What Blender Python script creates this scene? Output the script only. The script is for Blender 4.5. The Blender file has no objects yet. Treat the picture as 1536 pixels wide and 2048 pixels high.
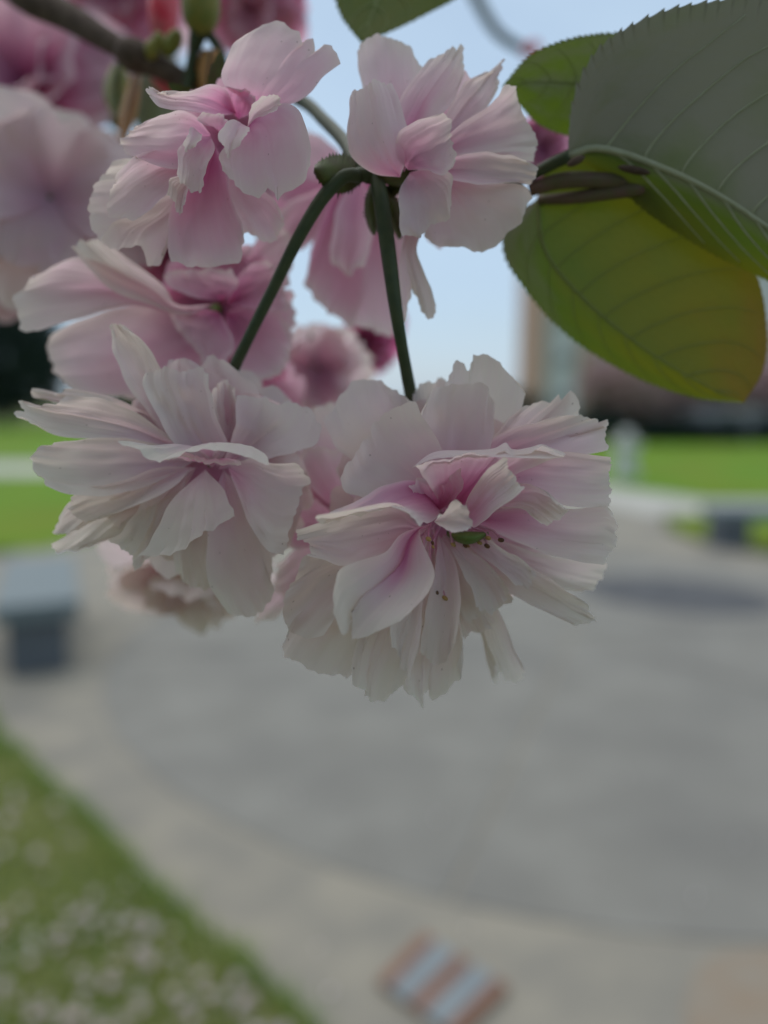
import bpy, math, random
import numpy as np
from mathutils import Vector, Matrix

# ------------------------------------------------------------------ camera, sky, sun, exposure
SC = bpy.context.scene
C = SC.collection
CAM_H, PITCH = 1.60, math.radians(8.3)
FPX, PW, PH = 1537.0, 1536.0, 2048.0          # focal length in photo pixels, photo size
D = 0.112                                     # focus distance (front blossom)
cam_d = bpy.data.cameras.new('camera')
cam = bpy.data.objects.new('camera', cam_d); C.objects.link(cam); SC.camera = cam
cam.location = (0, 0, CAM_H)
cam.rotation_euler = (math.radians(90) - PITCH, 0, 0)
cam_d.sensor_fit = 'VERTICAL'; cam_d.sensor_height = 36.0; cam_d.sensor_width = 27.0
cam_d.lens = FPX / PH * 36.0
cam_d.clip_start = 0.004; cam_d.clip_end = 2000
cam_d.dof.use_dof = True; cam_d.dof.focus_distance = D - 0.001
cam_d.dof.aperture_fstop = cam_d.lens / 4.1   # aperture 4.1 mm across, as a phone's main lens
cam_d.dof.aperture_blades = 0

SUN_EL, SUN_AZ = math.radians(62), math.radians(-35)
w = bpy.data.worlds.new('World'); SC.world = w; w.use_nodes = True
nt = w.node_tree; nt.nodes.clear()
def N(t, typ, **kw):
    n = t.nodes.new(typ)
    for k, v in kw.items(): setattr(n, k, v)
    return n
out = N(nt, 'ShaderNodeOutputWorld'); bg = N(nt, 'ShaderNodeBackground')
sky = N(nt, 'ShaderNodeTexSky', sky_type='NISHITA', sun_disc=False, sun_elevation=SUN_EL, sun_rotation=SUN_AZ,
        air_density=1.0, dust_density=1.2, ozone_density=1.6)
tc = N(nt, 'ShaderNodeTexCoord'); mp = N(nt, 'ShaderNodeMapping'); mp.inputs['Scale'].default_value = (1, 1, 2.6)
no = N(nt, 'ShaderNodeTexNoise'); no.inputs['Scale'].default_value = 2.2; no.inputs['Detail'].default_value = 6; no.inputs['Roughness'].default_value = .55
cr_ = N(nt, 'ShaderNodeMapRange'); cr_.inputs[1].default_value = .36; cr_.inputs[2].default_value = .64; cr_.inputs[3].default_value = .6; cr_.inputs[4].default_value = .92
mx = N(nt, 'ShaderNodeMix', data_type='RGBA')
mx.inputs['B'].default_value = (4.9, 6.35, 7.9, 1)         # thin bright cloud
nt.links.new(tc.outputs['Generated'], mp.inputs[0]); nt.links.new(mp.outputs[0], no.inputs['Vector'])
nt.links.new(no.outputs['Fac'], cr_.inputs[0]); nt.links.new(cr_.outputs[0], mx.inputs['Factor'])
nt.links.new(sky.outputs[0], mx.inputs['A']); nt.links.new(mx.outputs['Result'], bg.inputs[0])
bg.inputs[1].default_value = 0.09
nt.links.new(bg.outputs[0], out.inputs[0])
sl = bpy.data.lights.new('sun', 'SUN'); sl.energy = 1.5; sl.angle = math.radians(80); sl.color = (1, .93, .84)
so = bpy.data.objects.new('sun', sl); C.objects.link(so); so['kind'] = 'helper'
sd = Vector((math.sin(-SUN_AZ) * math.cos(SUN_EL) * -1, math.cos(SUN_AZ) * math.cos(SUN_EL), math.sin(SUN_EL)))
so.rotation_euler = sd.to_track_quat('Z', 'Y').to_euler(); so.location = (0, 0, 30)
SC.view_settings.view_transform = 'Standard'; SC.view_settings.look = 'None'
SC.view_settings.exposure = 0.32; SC.view_settings.gamma = 1.0
SC.view_settings.use_curve_mapping = False
SC.render.engine = 'CYCLES'
cy = SC.cycles
cy.max_bounces = 14; cy.diffuse_bounces = 6; cy.transmission_bounces = 10; cy.glossy_bounces = 3; cy.transparent_max_bounces = 8
cy.use_denoising = True; cy.sample_clamp_indirect = 6; cy.caustics_reflective = False; cy.caustics_refractive = False
cy.use_adaptive_sampling = True; cy.adaptive_threshold = 0.008

# ------------------------------------------------------------------ measuring helpers
CR = np.array([1.0, 0, 0])
CU = np.array([0, math.sin(PITCH), math.cos(PITCH)])
CF = np.array([0, math.cos(PITCH), -math.sin(PITCH)])
CO = np.array([0, 0, CAM_H])
def P3(px, py, zmm):
    """photo pixel + distance behind the focus plane in millimetres -> world (arrays allowed)"""
    px, py, zmm = np.asarray(px, float), np.asarray(py, float), np.asarray(zmm, float)
    d = D + zmm * 1e-3
    x = (px - PW / 2) / FPX * d; y = (PH / 2 - py) / FPX * d
    return CO + x[..., None] * CR + y[..., None] * CU + d[..., None] * CF
def V3(v):                                  # right, up, toward camera -> world direction
    v = np.asarray(v, float); r = v[0] * CR + v[1] * CU - v[2] * CF
    return r / np.linalg.norm(r)
def G(px, py, z=0.0):
    x = (px - PW / 2) / FPX; y = (PH / 2 - py) / FPX
    d = x * CR + y * CU + CF; t = (z - CAM_H) / d[2]
    return CO + t * d
def rs(seed): return np.random.RandomState(seed)
def smooth_noise(n, k, seed):
    """1-D smooth noise, n samples, about k features, range about -1..1"""
    r = rs(seed).uniform(-1, 1, k + 4); x = np.linspace(0, k, n); i = x.astype(int); f = x - i; f = f * f * (3 - 2 * f)
    return r[i] * (1 - f) + r[i + 1] * f
def polyline(pts, n):
    p = np.asarray(pts, float); s = np.r_[0, np.cumsum(np.linalg.norm(np.diff(p, axis=0), axis=1))]
    t = np.linspace(0, s[-1], n)
    return np.stack([np.interp(t, s, p[:, i]) for i in range(p.shape[1])], 1)
def curve(pts, n):
    """Catmull-Rom through the points, resampled evenly"""
    p = np.asarray(pts, float)
    if len(p) < 3: return polyline(p, n)
    s = np.r_[0, np.cumsum(np.sqrt(np.linalg.norm(np.diff(p, axis=0), axis=1)) + 1e-9)]
    m = np.gradient(p, s, axis=0); o = []
    for i in range(len(p) - 1):
        h = s[i + 1] - s[i]; t = np.linspace(0, 1, 14, endpoint=False)[:, None]
        o.append((2*t**3-3*t**2+1)*p[i] + (t**3-2*t**2+t)*h*m[i] + (-2*t**3+3*t**2)*p[i+1] + (t**3-t**2)*h*m[i+1])
    o.append(p[-1:]); return polyline(np.vstack(o), n)

# ------------------------------------------------------------------ object helpers
def link(o, parent=None):
    C.objects.link(o)
    if parent is not None: o.parent = parent
    return o
def tag(o, label=None, cat=None, group=None, kind=None):
    if label: o['label'] = label
    if cat: o['category'] = cat
    if group: o['group'] = group
    if kind: o['kind'] = kind
    return o
def empty(name, loc, label, cat, group=None):
    o = bpy.data.objects.new(name, None); link(o); o.location = Vector(loc); o.empty_display_size = .01
    bpy.context.view_layer.update()
    return tag(o, label, cat, group)
def to_parent(o, parent):
    """child with world-space mesh coordinates under a translated parent"""
    o.parent = parent
    p = parent; off = Vector((0, 0, 0))
    while p is not None: off += p.location; p = p.parent
    o.location = -off
    return o
def mesh_obj(name, verts, faces, mat, parent=None, smooth=True, attrs=None, uv=None):
    me = bpy.data.meshes.new(name); me.from_pydata([tuple(v) for v in verts], [], [tuple(f) for f in faces])
    if smooth: me.polygons.foreach_set('use_smooth', [True] * len(me.polygons))
    for k, a in (attrs or {}).items():
        at = me.attributes.new(k, 'FLOAT', 'POINT'); at.data.foreach_set('value', np.asarray(a, 'f').ravel())
    if uv is not None:
        li = np.empty(len(me.loops), 'i'); me.loops.foreach_get('vertex_index', li)
        me.uv_layers.new(name='UVMap').data.foreach_set('uv', np.asarray(uv, 'f')[li].ravel())
    me.materials.append(mat); me.update()
    o = bpy.data.objects.new(name, me); link(o)
    if parent is not None: to_parent(o, parent)
    return o
def grid_faces(nu, nv):
    i = np.arange(nu - 1)[:, None] * nv + np.arange(nv - 1)[None]
    return np.stack([i, i + 1, i + nv + 1, i + nv], -1).reshape(-1, 4)
def tube_data(pts, rad, seg=10, cap=True):
    p = np.asarray(pts, float); n = len(p); rad = np.broadcast_to(np.asarray(rad, float), (n,))
    t = np.gradient(p, axis=0); t /= np.linalg.norm(t, axis=1)[:, None] + 1e-12
    ref = np.array([0.31, 0.2, 0.93]); vs = []
    a = np.linspace(0, 2 * np.pi, seg, endpoint=False)
    s = np.cross(t[0], ref); s /= np.linalg.norm(s)
    for i in range(n):
        s = s - t[i] * s.dot(t[i]); s /= np.linalg.norm(s) + 1e-12; b = np.cross(t[i], s)
        vs.append(p[i] + rad[i] * (np.cos(a)[:, None] * s + np.sin(a)[:, None] * b))
    v = np.vstack(vs); f = []
    for i in range(n - 1):
        for j in range(seg):
            k = (j + 1) % seg; f.append((i*seg+j, i*seg+k, (i+1)*seg+k, (i+1)*seg+j))
    if cap: f.append(tuple(range(seg))[::-1]); f.append(tuple((n-1)*seg+j for j in range(seg)))
    return v, f
def tube(name, pts, rad, mat, parent=None, seg=10, n=None):
    if n:
        r = np.interp(np.linspace(0, 1, n), np.linspace(0, 1, len(np.atleast_1d(rad))), np.atleast_1d(rad)); pts = curve(pts, n); rad = r
    v, f = tube_data(pts, rad, seg)
    return mesh_obj(name, v, f, mat, parent)
def ellipsoid(name, c, ax, rl, rw, mat, parent=None, nu=9, nv=10):
    """spindle about axis ax"""
    t = np.linspace(-1, 1, nu); pts = np.asarray(c)[None] + np.outer(t * rl, ax)
    v, f = tube_data(pts, np.maximum(rw * np.sqrt(np.maximum(0, 1 - t**2)), rw * .04), nv)
    return mesh_obj(name, v, f, mat, parent)
def box_data(x0, x1, y0, y1, z0, z1, bev=0.0):
    v = [(x0,y0,z0),(x1,y0,z0),(x1,y1,z0),(x0,y1,z0),(x0,y0,z1),(x1,y0,z1),(x1,y1,z1),(x0,y1,z1)]
    f = [(3,2,1,0),(4,5,6,7),(0,1,5,4),(1,2,6,5),(2,3,7,6),(3,0,4,7)]
    return v, f
def box(name, x0, x1, y0, y1, z0, z1, mat, parent=None, bev=0.0, rot=0.0, piv=(0, 0)):
    v, f = box_data(x0, x1, y0, y1, z0, z1)
    if rot:
        c, s = math.cos(rot), math.sin(rot)
        v = [(piv[0]+c*(a-piv[0])-s*(b-piv[1]), piv[1]+s*(a-piv[0])+c*(b-piv[1]), z) for a, b, z in v]
    o = mesh_obj(name, v, f, mat, parent, smooth=False)
    if bev:
        m = o.modifiers.new('bevel', 'BEVEL'); m.width = bev; m.segments = 2; m.limit_method = 'ANGLE'
    return o
def prism(name, pts, z0, z1, mat, parent=None, bev=0):
    n = len(pts); v = [(x, y, z0) for x, y in pts] + [(x, y, z1) for x, y in pts]
    f = [tuple(range(n, 2*n)), tuple(range(n))[::-1]] + [(i, (i+1) % n, n+(i+1) % n, n+i) for i in range(n)]
    o = mesh_obj(name, v, f, mat, parent, smooth=False)
    if bev:
        m = o.modifiers.new('bevel', 'BEVEL'); m.width = bev; m.segments = 1; m.limit_method = 'ANGLE'
    return o

# ------------------------------------------------------------------ materials
def new_mat(name):
    m = bpy.data.materials.new(name); m.use_nodes = True; t = m.node_tree
    for n in list(t.nodes):
        if n.type == 'BSDF_PRINCIPLED': b = n
    return m, t, b
def rough_mat(name, c1, c2, scale=8.0, rough=.85, bump=.2, bdist=.004, detail=6, c3=None, s3=1.0, coords='Object', thr=(.35, .65)):
    m, t, b = new_mat(name)
    tcn = N(t, 'ShaderNodeTexCoord'); n1 = N(t, 'ShaderNodeTexNoise'); n1.inputs['Scale'].default_value = scale; n1.inputs['Detail'].default_value = detail
    r = N(t, 'ShaderNodeMapRange'); r.inputs[1].default_value, r.inputs[2].default_value = thr
    mixn = N(t, 'ShaderNodeMix', data_type='RGBA'); mixn.inputs['A'].default_value = (*c1, 1); mixn.inputs['B'].default_value = (*c2, 1)
    t.links.new(tcn.outputs[coords], n1.inputs['Vector']); t.links.new(n1.outputs['Fac'], r.inputs[0]); t.links.new(r.outputs[0], mixn.inputs['Factor'])
    col = mixn.outputs['Result']
    if c3:
        n2 = N(t, 'ShaderNodeTexNoise'); n2.inputs['Scale'].default_value = s3; n2.inputs['Detail'].default_value = 4
        r2 = N(t, 'ShaderNodeMapRange'); r2.inputs[1].default_value = .45; r2.inputs[2].default_value = .68
        m2 = N(t, 'ShaderNodeMix', data_type='RGBA'); m2.inputs['B'].default_value = (*c3, 1)
        t.links.new(tcn.outputs[coords], n2.inputs['Vector']); t.links.new(n2.outputs['Fac'], r2.inputs[0]); t.links.new(r2.outputs[0], m2.inputs['Factor']); t.links.new(col, m2.inputs['A'])
        col = m2.outputs['Result']
    t.links.new(col, b.inputs['Base Color']); b.inputs['Roughness'].default_value = rough
    b.inputs['Specular IOR Level'].default_value = .25
    if bump:
        bn = N(t, 'ShaderNodeBump'); bn.inputs['Strength'].default_value = bump; bn.inputs['Distance'].default_value = bdist
        t.links.new(n1.outputs['Fac'], bn.inputs['Height']); t.links.new(bn.outputs[0], b.inputs['Normal'])
    return m
def thin_mat(name, colour_fn, trans=.45, gloss=.06, rough=.45, bump=None):
    """diffuse + translucent + a little sheen, for petals and leaves"""
    m = bpy.data.materials.new(name); m.use_nodes = True; t = m.node_tree; t.nodes.clear()
    o = N(t, 'ShaderNodeOutputMaterial'); df = N(t, 'ShaderNodeBsdfDiffuse'); tr = N(t, 'ShaderNodeBsdfTranslucent'); gl = N(t, 'ShaderNodeBsdfGlossy')
    m1 = N(t, 'ShaderNodeMixShader'); m2 = N(t, 'ShaderNodeMixShader'); m2.inputs[0].default_value = gloss
    gl.inputs['Roughness'].default_value = rough; m1.inputs[0].default_value = trans
    c_d, c_t = colour_fn(t)
    t.links.new(c_d, df.inputs[0]); t.links.new(c_t, tr.inputs[0])
    t.links.new(df.outputs[0], m1.inputs[1]); t.links.new(tr.outputs[0], m1.inputs[2])
    t.links.new(m1.outputs[0], m2.inputs[1]); t.links.new(gl.outputs[0], m2.inputs[2]); t.links.new(m2.outputs[0], o.inputs[0])
    if bump:
        h = bump(t); bn = N(t, 'ShaderNodeBump'); bn.inputs['Strength'].default_value = .3; bn.inputs['Distance'].default_value = .0002
        t.links.new(h, bn.inputs['Height'])
        for s in (df, tr, gl): t.links.new(bn.outputs[0], s.inputs['Normal'])
    return m
def ramp(t, fac, stops):
    r = N(t, 'ShaderNodeValToRGB'); e = r.color_ramp.elements
    while len(e) < len(stops): e.new(.5)
    for el, (p, c) in zip(e, stops): el.position = p; el.color = (*c, 1)
    if fac is not None: t.links.new(fac, r.inputs[0])
    return r.outputs[0]
def petal_colour(t):
    at = N(t, 'ShaderNodeAttribute', attribute_name='pink'); uv = N(t, 'ShaderNodeUVMap')
    mp = N(t, 'ShaderNodeMapping'); mp.inputs['Scale'].default_value = (26, 1.6, 1); t.links.new(uv.outputs[0], mp.inputs[0])
    n1 = N(t, 'ShaderNodeTexNoise'); n1.inputs['Scale'].default_value = 1.0; n1.inputs['Detail'].default_value = 3; n1.inputs['Distortion'].default_value = .4
    t.links.new(mp.outputs[0], n1.inputs['Vector'])
    n2 = N(t, 'ShaderNodeTexNoise'); n2.inputs['Scale'].default_value = 3.2; n2.inputs['Detail'].default_value = 4; t.links.new(uv.outputs[0], n2.inputs['Vector'])
    a = N(t, 'ShaderNodeMath', operation='MULTIPLY_ADD'); a.inputs[1].default_value = .09; a.inputs[2].default_value = -.045; t.links.new(n1.outputs['Fac'], a.inputs[0])
    b = N(t, 'ShaderNodeMath', operation='MULTIPLY_ADD'); b.inputs[1].default_value = .16; b.inputs[2].default_value = -.08; t.links.new(n2.outputs['Fac'], b.inputs[0])
    s1 = N(t, 'ShaderNodeMath', operation='ADD'); t.links.new(a.outputs[0], s1.inputs[0]); t.links.new(b.outputs[0], s1.inputs[1])
    s2 = N(t, 'ShaderNodeMath', operation='ADD', use_clamp=True); t.links.new(s1.outputs[0], s2.inputs[0]); t.links.new(at.outputs['Fac'], s2.inputs[1])
    cd = ramp(t, s2.outputs[0], [(0, (.82, .775, .77)), (.18, (.80, .66, .74)), (.45, (.76, .42, .60)), (.75, (.62, .20, .40)), (1, (.42, .06, .19))])
    ct = ramp(t, s2.outputs[0], [(0, (.88, .775, .67)), (.18, (.87, .65, .67)), (.45, (.82, .38, .54)), (.75, (.60, .13, .30)), (1, (.40, .04, .12))])
    # small pollen and dirt specks
    vo = N(t, 'ShaderNodeTexVoronoi'); vo.inputs['Scale'].default_value = 12; t.links.new(uv.outputs[0], vo.inputs['Vector'])
    lt = N(t, 'ShaderNodeMath', operation='LESS_THAN'); lt.inputs[1].default_value = .075; t.links.new(vo.outputs['Distance'], lt.inputs[0])
    gt = N(t, 'ShaderNodeSeparateColor'); t.links.new(vo.outputs['Color'], gt.inputs[0])
    g2 = N(t, 'ShaderNodeMath', operation='GREATER_THAN'); g2.inputs[1].default_value = .66; t.links.new(gt.outputs[0], g2.inputs[0])
    mm = N(t, 'ShaderNodeMath', operation='MULTIPLY'); t.links.new(lt.outputs[0], mm.inputs[0]); t.links.new(g2.outputs[0], mm.inputs[1])
    m3 = N(t, 'ShaderNodeMath', operation='MULTIPLY'); m3.inputs[1].default_value = .55; t.links.new(mm.outputs[0], m3.inputs[0])
    res = []
    for c in (cd, ct):
        mx = N(t, 'ShaderNodeMix', data_type='RGBA'); mx.inputs['B'].default_value = (.16, .07, .05, 1)
        t.links.new(m3.outputs[0], mx.inputs['Factor']); t.links.new(c, mx.inputs['A']); res.append(mx.outputs['Result'])
    return res
def petal_bump(t):
    uv = N(t, 'ShaderNodeUVMap'); mp = N(t, 'ShaderNodeMapping'); mp.inputs['Scale'].default_value = (11, 7, 1); t.links.new(uv.outputs[0], mp.inputs[0])
    n1 = N(t, 'ShaderNodeTexNoise'); n1.inputs['Scale'].default_value = 1.0; n1.inputs['Detail'].default_value = 4; t.links.new(mp.outputs[0], n1.inputs['Vector'])
    return n1.outputs['Fac']
M_PETAL = thin_mat('petal', petal_colour, trans=.6, gloss=.035, rough=.5, bump=petal_bump)
def leaf_colour(t):
    at = N(t, 'ShaderNodeAttribute', attribute_name='tone'); uv = N(t, 'ShaderNodeUVMap')
    n1 = N(t, 'ShaderNodeTexNoise'); n1.inputs['Scale'].default_value = 5; n1.inputs['Detail'].default_value = 8; t.links.new(uv.outputs[0], n1.inputs['Vector'])
    a = N(t, 'ShaderNodeMath', operation='MULTIPLY_ADD'); a.inputs[1].default_value = .44; a.inputs[2].default_value = -.22; t.links.new(n1.outputs['Fac'], a.inputs[0])
    s = N(t, 'ShaderNodeMath', operation='ADD', use_clamp=True); t.links.new(a.outputs[0], s.inputs[0]); t.links.new(at.outputs['Fac'], s.inputs[1])
    cd = ramp(t, s.outputs[0], [(0, (.42, .385, .32)), (.3, (.085, .10, .03)), (.75, (.10, .095, .018)), (1, (.15, .09, .025))])  # first stop is pale grey: leaf sheen and haze painted into the diffuse
    ct = ramp(t, s.outputs[0], [(0, (.085, .09, .05)), (.3, (.135, .22, .014)), (.75, (.265, .25, .007)), (1, (.33, .19, .008))])
    return cd, ct
def leaf_bump(t):
    uv = N(t, 'ShaderNodeUVMap'); n1 = N(t, 'ShaderNodeTexVoronoi'); n1.inputs['Scale'].default_value = 42; t.links.new(uv.outputs[0], n1.inputs['Vector'])
    return n1.outputs['Distance']
M_LEAF = thin_mat('leaf', leaf_colour, trans=.42, gloss=.03, rough=.5, bump=leaf_bump)
M_VEIN = rough_mat('leaf_vein', (.40, .41, .29), (.35, .36, .24), 600, .6, 0)
M_VEIN2 = rough_mat('leaf_vein_green', (.22, .25, .09), (.19, .22, .07), 600, .6, 0)
M_STEM = rough_mat('green_stem', (.062, .078, .036), (.045, .062, .03), 500, .5, .2, .0002)
M_STEMR = rough_mat('reddish_stem', (.14, .085, .07), (.11, .10, .05), 400, .55, .2, .0002)
M_SEPAL = rough_mat('sepal', (.10, .12, .035), (.085, .075, .03), 500, .5, .2, .0002)
M_BARK = rough_mat('bark', (.075, .048, .036), (.125, .088, .066), 350, .85, .6, .0008)
M_BRONZE = rough_mat('bronze_leaf', (.50, .24, .075), (.42, .20, .06), 260, .5, .2, .0002)
M_BUDG = rough_mat('bud_scale', (.26, .22, .045), (.17, .19, .04), 300, .5, .2, .0002)
M_REDBUD = rough_mat('red_bud', (.70, .045, .075), (.74, .20, .22), 220, .45, .1, .0002)
M_YELLOW = rough_mat('anther', (.50, .34, .12), (.36, .22, .08), 900, .6, .3, .0001)
M_BROWN = rough_mat('dry_anther', (.18, .09, .04), (.10, .05, .03), 900, .7, .3, .0001)
M_FILA = rough_mat('filament', (.62, .34, .40), (.55, .24, .34), 300, .5, 0)
M_CARPEL = rough_mat('carpel', (.15, .21, .05), (.10, .16, .04), 400, .45, .1, .0001)

# ------------------------------------------------------------------ the setting
M_CONC = rough_mat('plaza_concrete', (.205, .192, .165), (.242, .228, .197), 3.4, .8, .3, .003, 10, c3=(.182, .171, .15), s3=1.2)
M_BEIGE = rough_mat('border_concrete', (.31, .275, .215), (.262, .237, .192), 5, .88, .3, .003, 9, c3=(.215, .198, .167), s3=2.2)
M_PATH = rough_mat('path_concrete', (.42, .40, .35), (.46, .44, .385), 1.5, .88, .2, .003)
M_LAWN = rough_mat('lawn_turf', (.085, .205, .004), (.12, .23, .005), .9, .95, .5, .03, 8, c3=(.15, .185, .006), s3=.35)
M_SOIL = rough_mat('soil', (.10, .12, .04), (.13, .14, .05), 9, .95, .5, .02)
M_GRASS = thin_mat('grass_blade', lambda t: (ramp(t, N(t, 'ShaderNodeAttribute', attribute_name='tone').outputs['Fac'],
                   [(0, (.14, .29, .06)), (.5, (.42, .44, .09)), (1, (.66, .62, .36))]),) * 2, trans=.35, gloss=.03)
M_GRANITE = rough_mat('bench_granite', (.15, .18, .185), (.185, .215, .215), 60, .6, .1, .001)
M_GRANITE2 = rough_mat('bench_support', (.10, .11, .12), (.14, .15, .16), 60, .7, .1, .001)
M_INLAY = rough_mat('dark_inlay', (.075, .075, .077), (.10, .099, .10), 5, .75, .2, .002)
M_BRICK = rough_mat('far_brick', (.50, .33, .25), (.44, .29, .22), 3, .9, .2, .01)
M_WHITE = rough_mat('far_render', (.66, .62, .61), (.60, .57, .57), 2, .8, .1, .01)
M_GLASS, _t, _b = new_mat('far_glass'); _b.inputs['Base Color'].default_value = (.22, .22, .22, 1); _b.inputs['Roughness'].default_value = .25
M_STONE = rough_mat('pale_stone', (.62, .61, .56), (.54, .54, .5), 9, .8, .3, .01)
M_WALLG = rough_mat('grey_wall', (.34, .33, .335), (.29, .29, .29), 4, .85, .2, .01)
M_ORANGE = rough_mat('orange_stripe', (.225, .105, .062), (.18, .085, .05), 14, .6, .1, .001)
M_SILVER = rough_mat('silver_stripe', (.21, .235, .24), (.18, .205, .215), 14, .45, .1, .001)
M_BOARD = rough_mat('board_edge', (.25, .2, .15), (.2, .16, .12), 20, .8, .2, .001)
M_STAIN = rough_mat('rusty_stain', (.27, .205, .145), (.27, .23, .18), 5, .9, .2, .002)

def sheet(name, pts, z, mat, kind='structure'):
    o = mesh_obj(name, [(x, y, z) for x, y in pts], [tuple(range(len(pts)))], mat, smooth=False)
    o['kind'] = kind; return o
sheet('ground', [(-900, -300), (900, -300), (900, 1500), (-900, 1500)], -.03, M_SOIL)
PC, PR = (1.3, 5.12), 3.06                   # round plaza: centre and radius
EDGE = [(-4.2, 7.6), (-3.0, 5.4), (-2.3, 4.15), (-1.85, 3.51), (-1.4, 3.03), (-1.05, 2.69), (-.79, 2.38), (-.57, 2.16), (-.38, 1.99), (-.19, 1.78), (.1, 1.35), (.3, .6), (.4, -1.5)]
bd = EDGE + [(6, -1.5), (6.2, 4.5), (4.2, 7.6), (3.62, 8.4), (3.5, 9.4), (3.9, 10.6), (3.8, 12.2), (2.6, 14.5), (1.3, 16.2), (-2.6, 16.2), (-2.9, 9.6)]
plaza = sheet('plaza', bd, 0.0, M_BEIGE)
# inner disc: grey slabs with recessed joints
def sector(r0, r1, a0, a1, gap=.012, n=10):
    pts = []
    for a in np.linspace(a0 + gap / r1, a1 - gap / r1, n): pts.append((PC[0] + (r1 - gap) * math.cos(a), PC[1] + (r1 - gap) * math.sin(a)))
    if r0 < .05: pts.append((PC[0] + .02 * math.cos((a0+a1)/2), PC[1] + .02 * math.sin((a0+a1)/2)))
    else:
        for a in np.linspace(a1 - gap / r0, a0 + gap / r0, n): pts.append((PC[0] + (r0 + gap) * math.cos(a), PC[1] + (r0 + gap) * math.sin(a)))
    return pts
A0 = math.atan2(2.24 - PC[1], .20 - PC[0])
for k in range(6):
    a0 = A0 + k * math.pi / 3
    prism('paving_slab', sector(.0, PR, a0, a0 + math.pi / 3, n=24), -.02, .006, M_CONC, plaza, .003)
# dark round inlay
ic, iw, il = (2.42, 6.22), .60, .78
ang = math.radians(63)
prism('dark_round_inlay', [(ic[0] + il * math.cos(a) * math.cos(ang + 1.5) - iw * math.sin(a) * math.sin(ang + 1.5),
      ic[1] + il * math.cos(a) * math.sin(ang + 1.5) + iw * math.sin(a) * math.cos(ang + 1.5)) for a in np.linspace(0, 2 * np.pi, 40, endpoint=False)], .003, .011, M_INLAY, plaza)
st = [G(x, y)[:2] for x, y in ((1385, 1960), (1430, 1915), (1500, 1905), (1620, 1900), (1700, 2100), (1400, 2100), (1370, 2030))]
prism('rusty_brown_patch', curve(st + [st[0]], 30)[:-1], .002, .0045, M_STAIN, plaza)
nl = [(-9, 7.6)] + EDGE + [(-9, -1.5)]
sheet('near_lawn', nl, .012, M_SOIL)
sheet('left_lawn', [(-40, 7.7), (-3.7, 8.1), (-3.0, 9.6), (-2.8, 16.4), (-40, 16.6)], .008, M_LAWN)
sheet('left_path', [(-60, 16.7), (1.4, 16.3), (3.2, 19), (-60, 23.6)], .002, M_PATH)
sheet('far_lawn', [(-80, 23.8), (3.4, 19.2), (4.2, 14.6), (5.2, 12.4), (40, 11.2), (60, 60), (-80, 60)], .006, M_LAWN)
sheet('right_path', [(3.7, 10.7), (40, 10.0), (40, 11.1), (5.2, 12.3), (4.1, 14.4), (3.3, 18.8), (1.5, 16.1), (2.7, 14.4)], .003, M_PATH)
sheet('right_lawn', [(3.75, 8.35), (4.25, 7.7), (12, 7.4), (12, 10.1), (3.95, 10.5), (3.62, 9.4)], .009, M_LAWN)

# near grass blades
def in_poly(x, y, poly):
    c = np.zeros(len(x), bool); j = len(poly) - 1
    for i in range(len(poly)):
        xi, yi = poly[i]; xj, yj = poly[j]
        c ^= ((yi > y) != (yj > y)) & (x < (xj - xi) * (y - yi) / (yj - yi + 1e-12) + xi); j = i
    return c
def edge_dist(x, y):
    e = polyline(EDGE, 300); return np.min(np.hypot(x[:, None] - e[None, :, 0], y[:, None] - e[None, :, 1]), axis=1)
r = rs(5)
gx = r.uniform(-3.0, .25, 120000); gy = r.uniform(1.2, 5.2, 120000)
k = in_poly(gx, gy, nl) & (gx > -.62 * gy - .25); gx, gy = gx[k][:46000], gy[k][:46000]
ed = edge_dist(gx, gy); n = len(gx)
hgt = r.uniform(.018, .045, n) * (1 + (1.1 + .9 * np.sin(gx * 31 + gy * 23) * np.sin(gx * 13 - gy * 19)) * np.exp(-(ed / .06) ** 2)); ww = r.uniform(.0012, .0026, n)
az = r.uniform(0, 2 * np.pi, n); ln = r.uniform(.1, .9, n) * hgt; la = r.uniform(0, 2 * np.pi, n)
b1 = np.stack([gx - ww * np.cos(az), gy - ww * np.sin(az), np.full(n, .012)], 1); b2 = np.stack([gx + ww * np.cos(az), gy + ww * np.sin(az), np.full(n, .012)], 1)
mid = np.stack([gx + .35 * ln * np.cos(la), gy + .35 * ln * np.sin(la), .012 + .6 * hgt], 1); dm = np.stack([ww * .8 * np.cos(az), ww * .8 * np.sin(az), 0 * az], 1)
tip = np.stack([gx + ln * np.cos(la), gy + ln * np.sin(la), .012 + hgt], 1)
gv = np.stack([b1, b2, mid - dm, mid + dm, tip], 1).reshape(-1, 3); i5 = np.arange(n) * 5
gf = [(a, a + 1, a + 3, a + 2) for a in i5] + [(a + 2, a + 3, a + 4) for a in i5]
patch = np.sin(gx * 7 + 2 * np.sin(gy * 5)) * np.sin(gy * 6 + 1.3) * .18
tone = np.clip(.42 + patch - .34 * np.exp(-(ed / .06) ** 2) + r.normal(0, .26, n), 0, 1)
gr = mesh_obj('grass', gv, gf, M_GRASS, attrs={'tone': np.repeat(tone, 5)})
tag(gr, 'short green lawn grass with fallen blossom, at the lower left', 'grass', kind='stuff')

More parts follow.
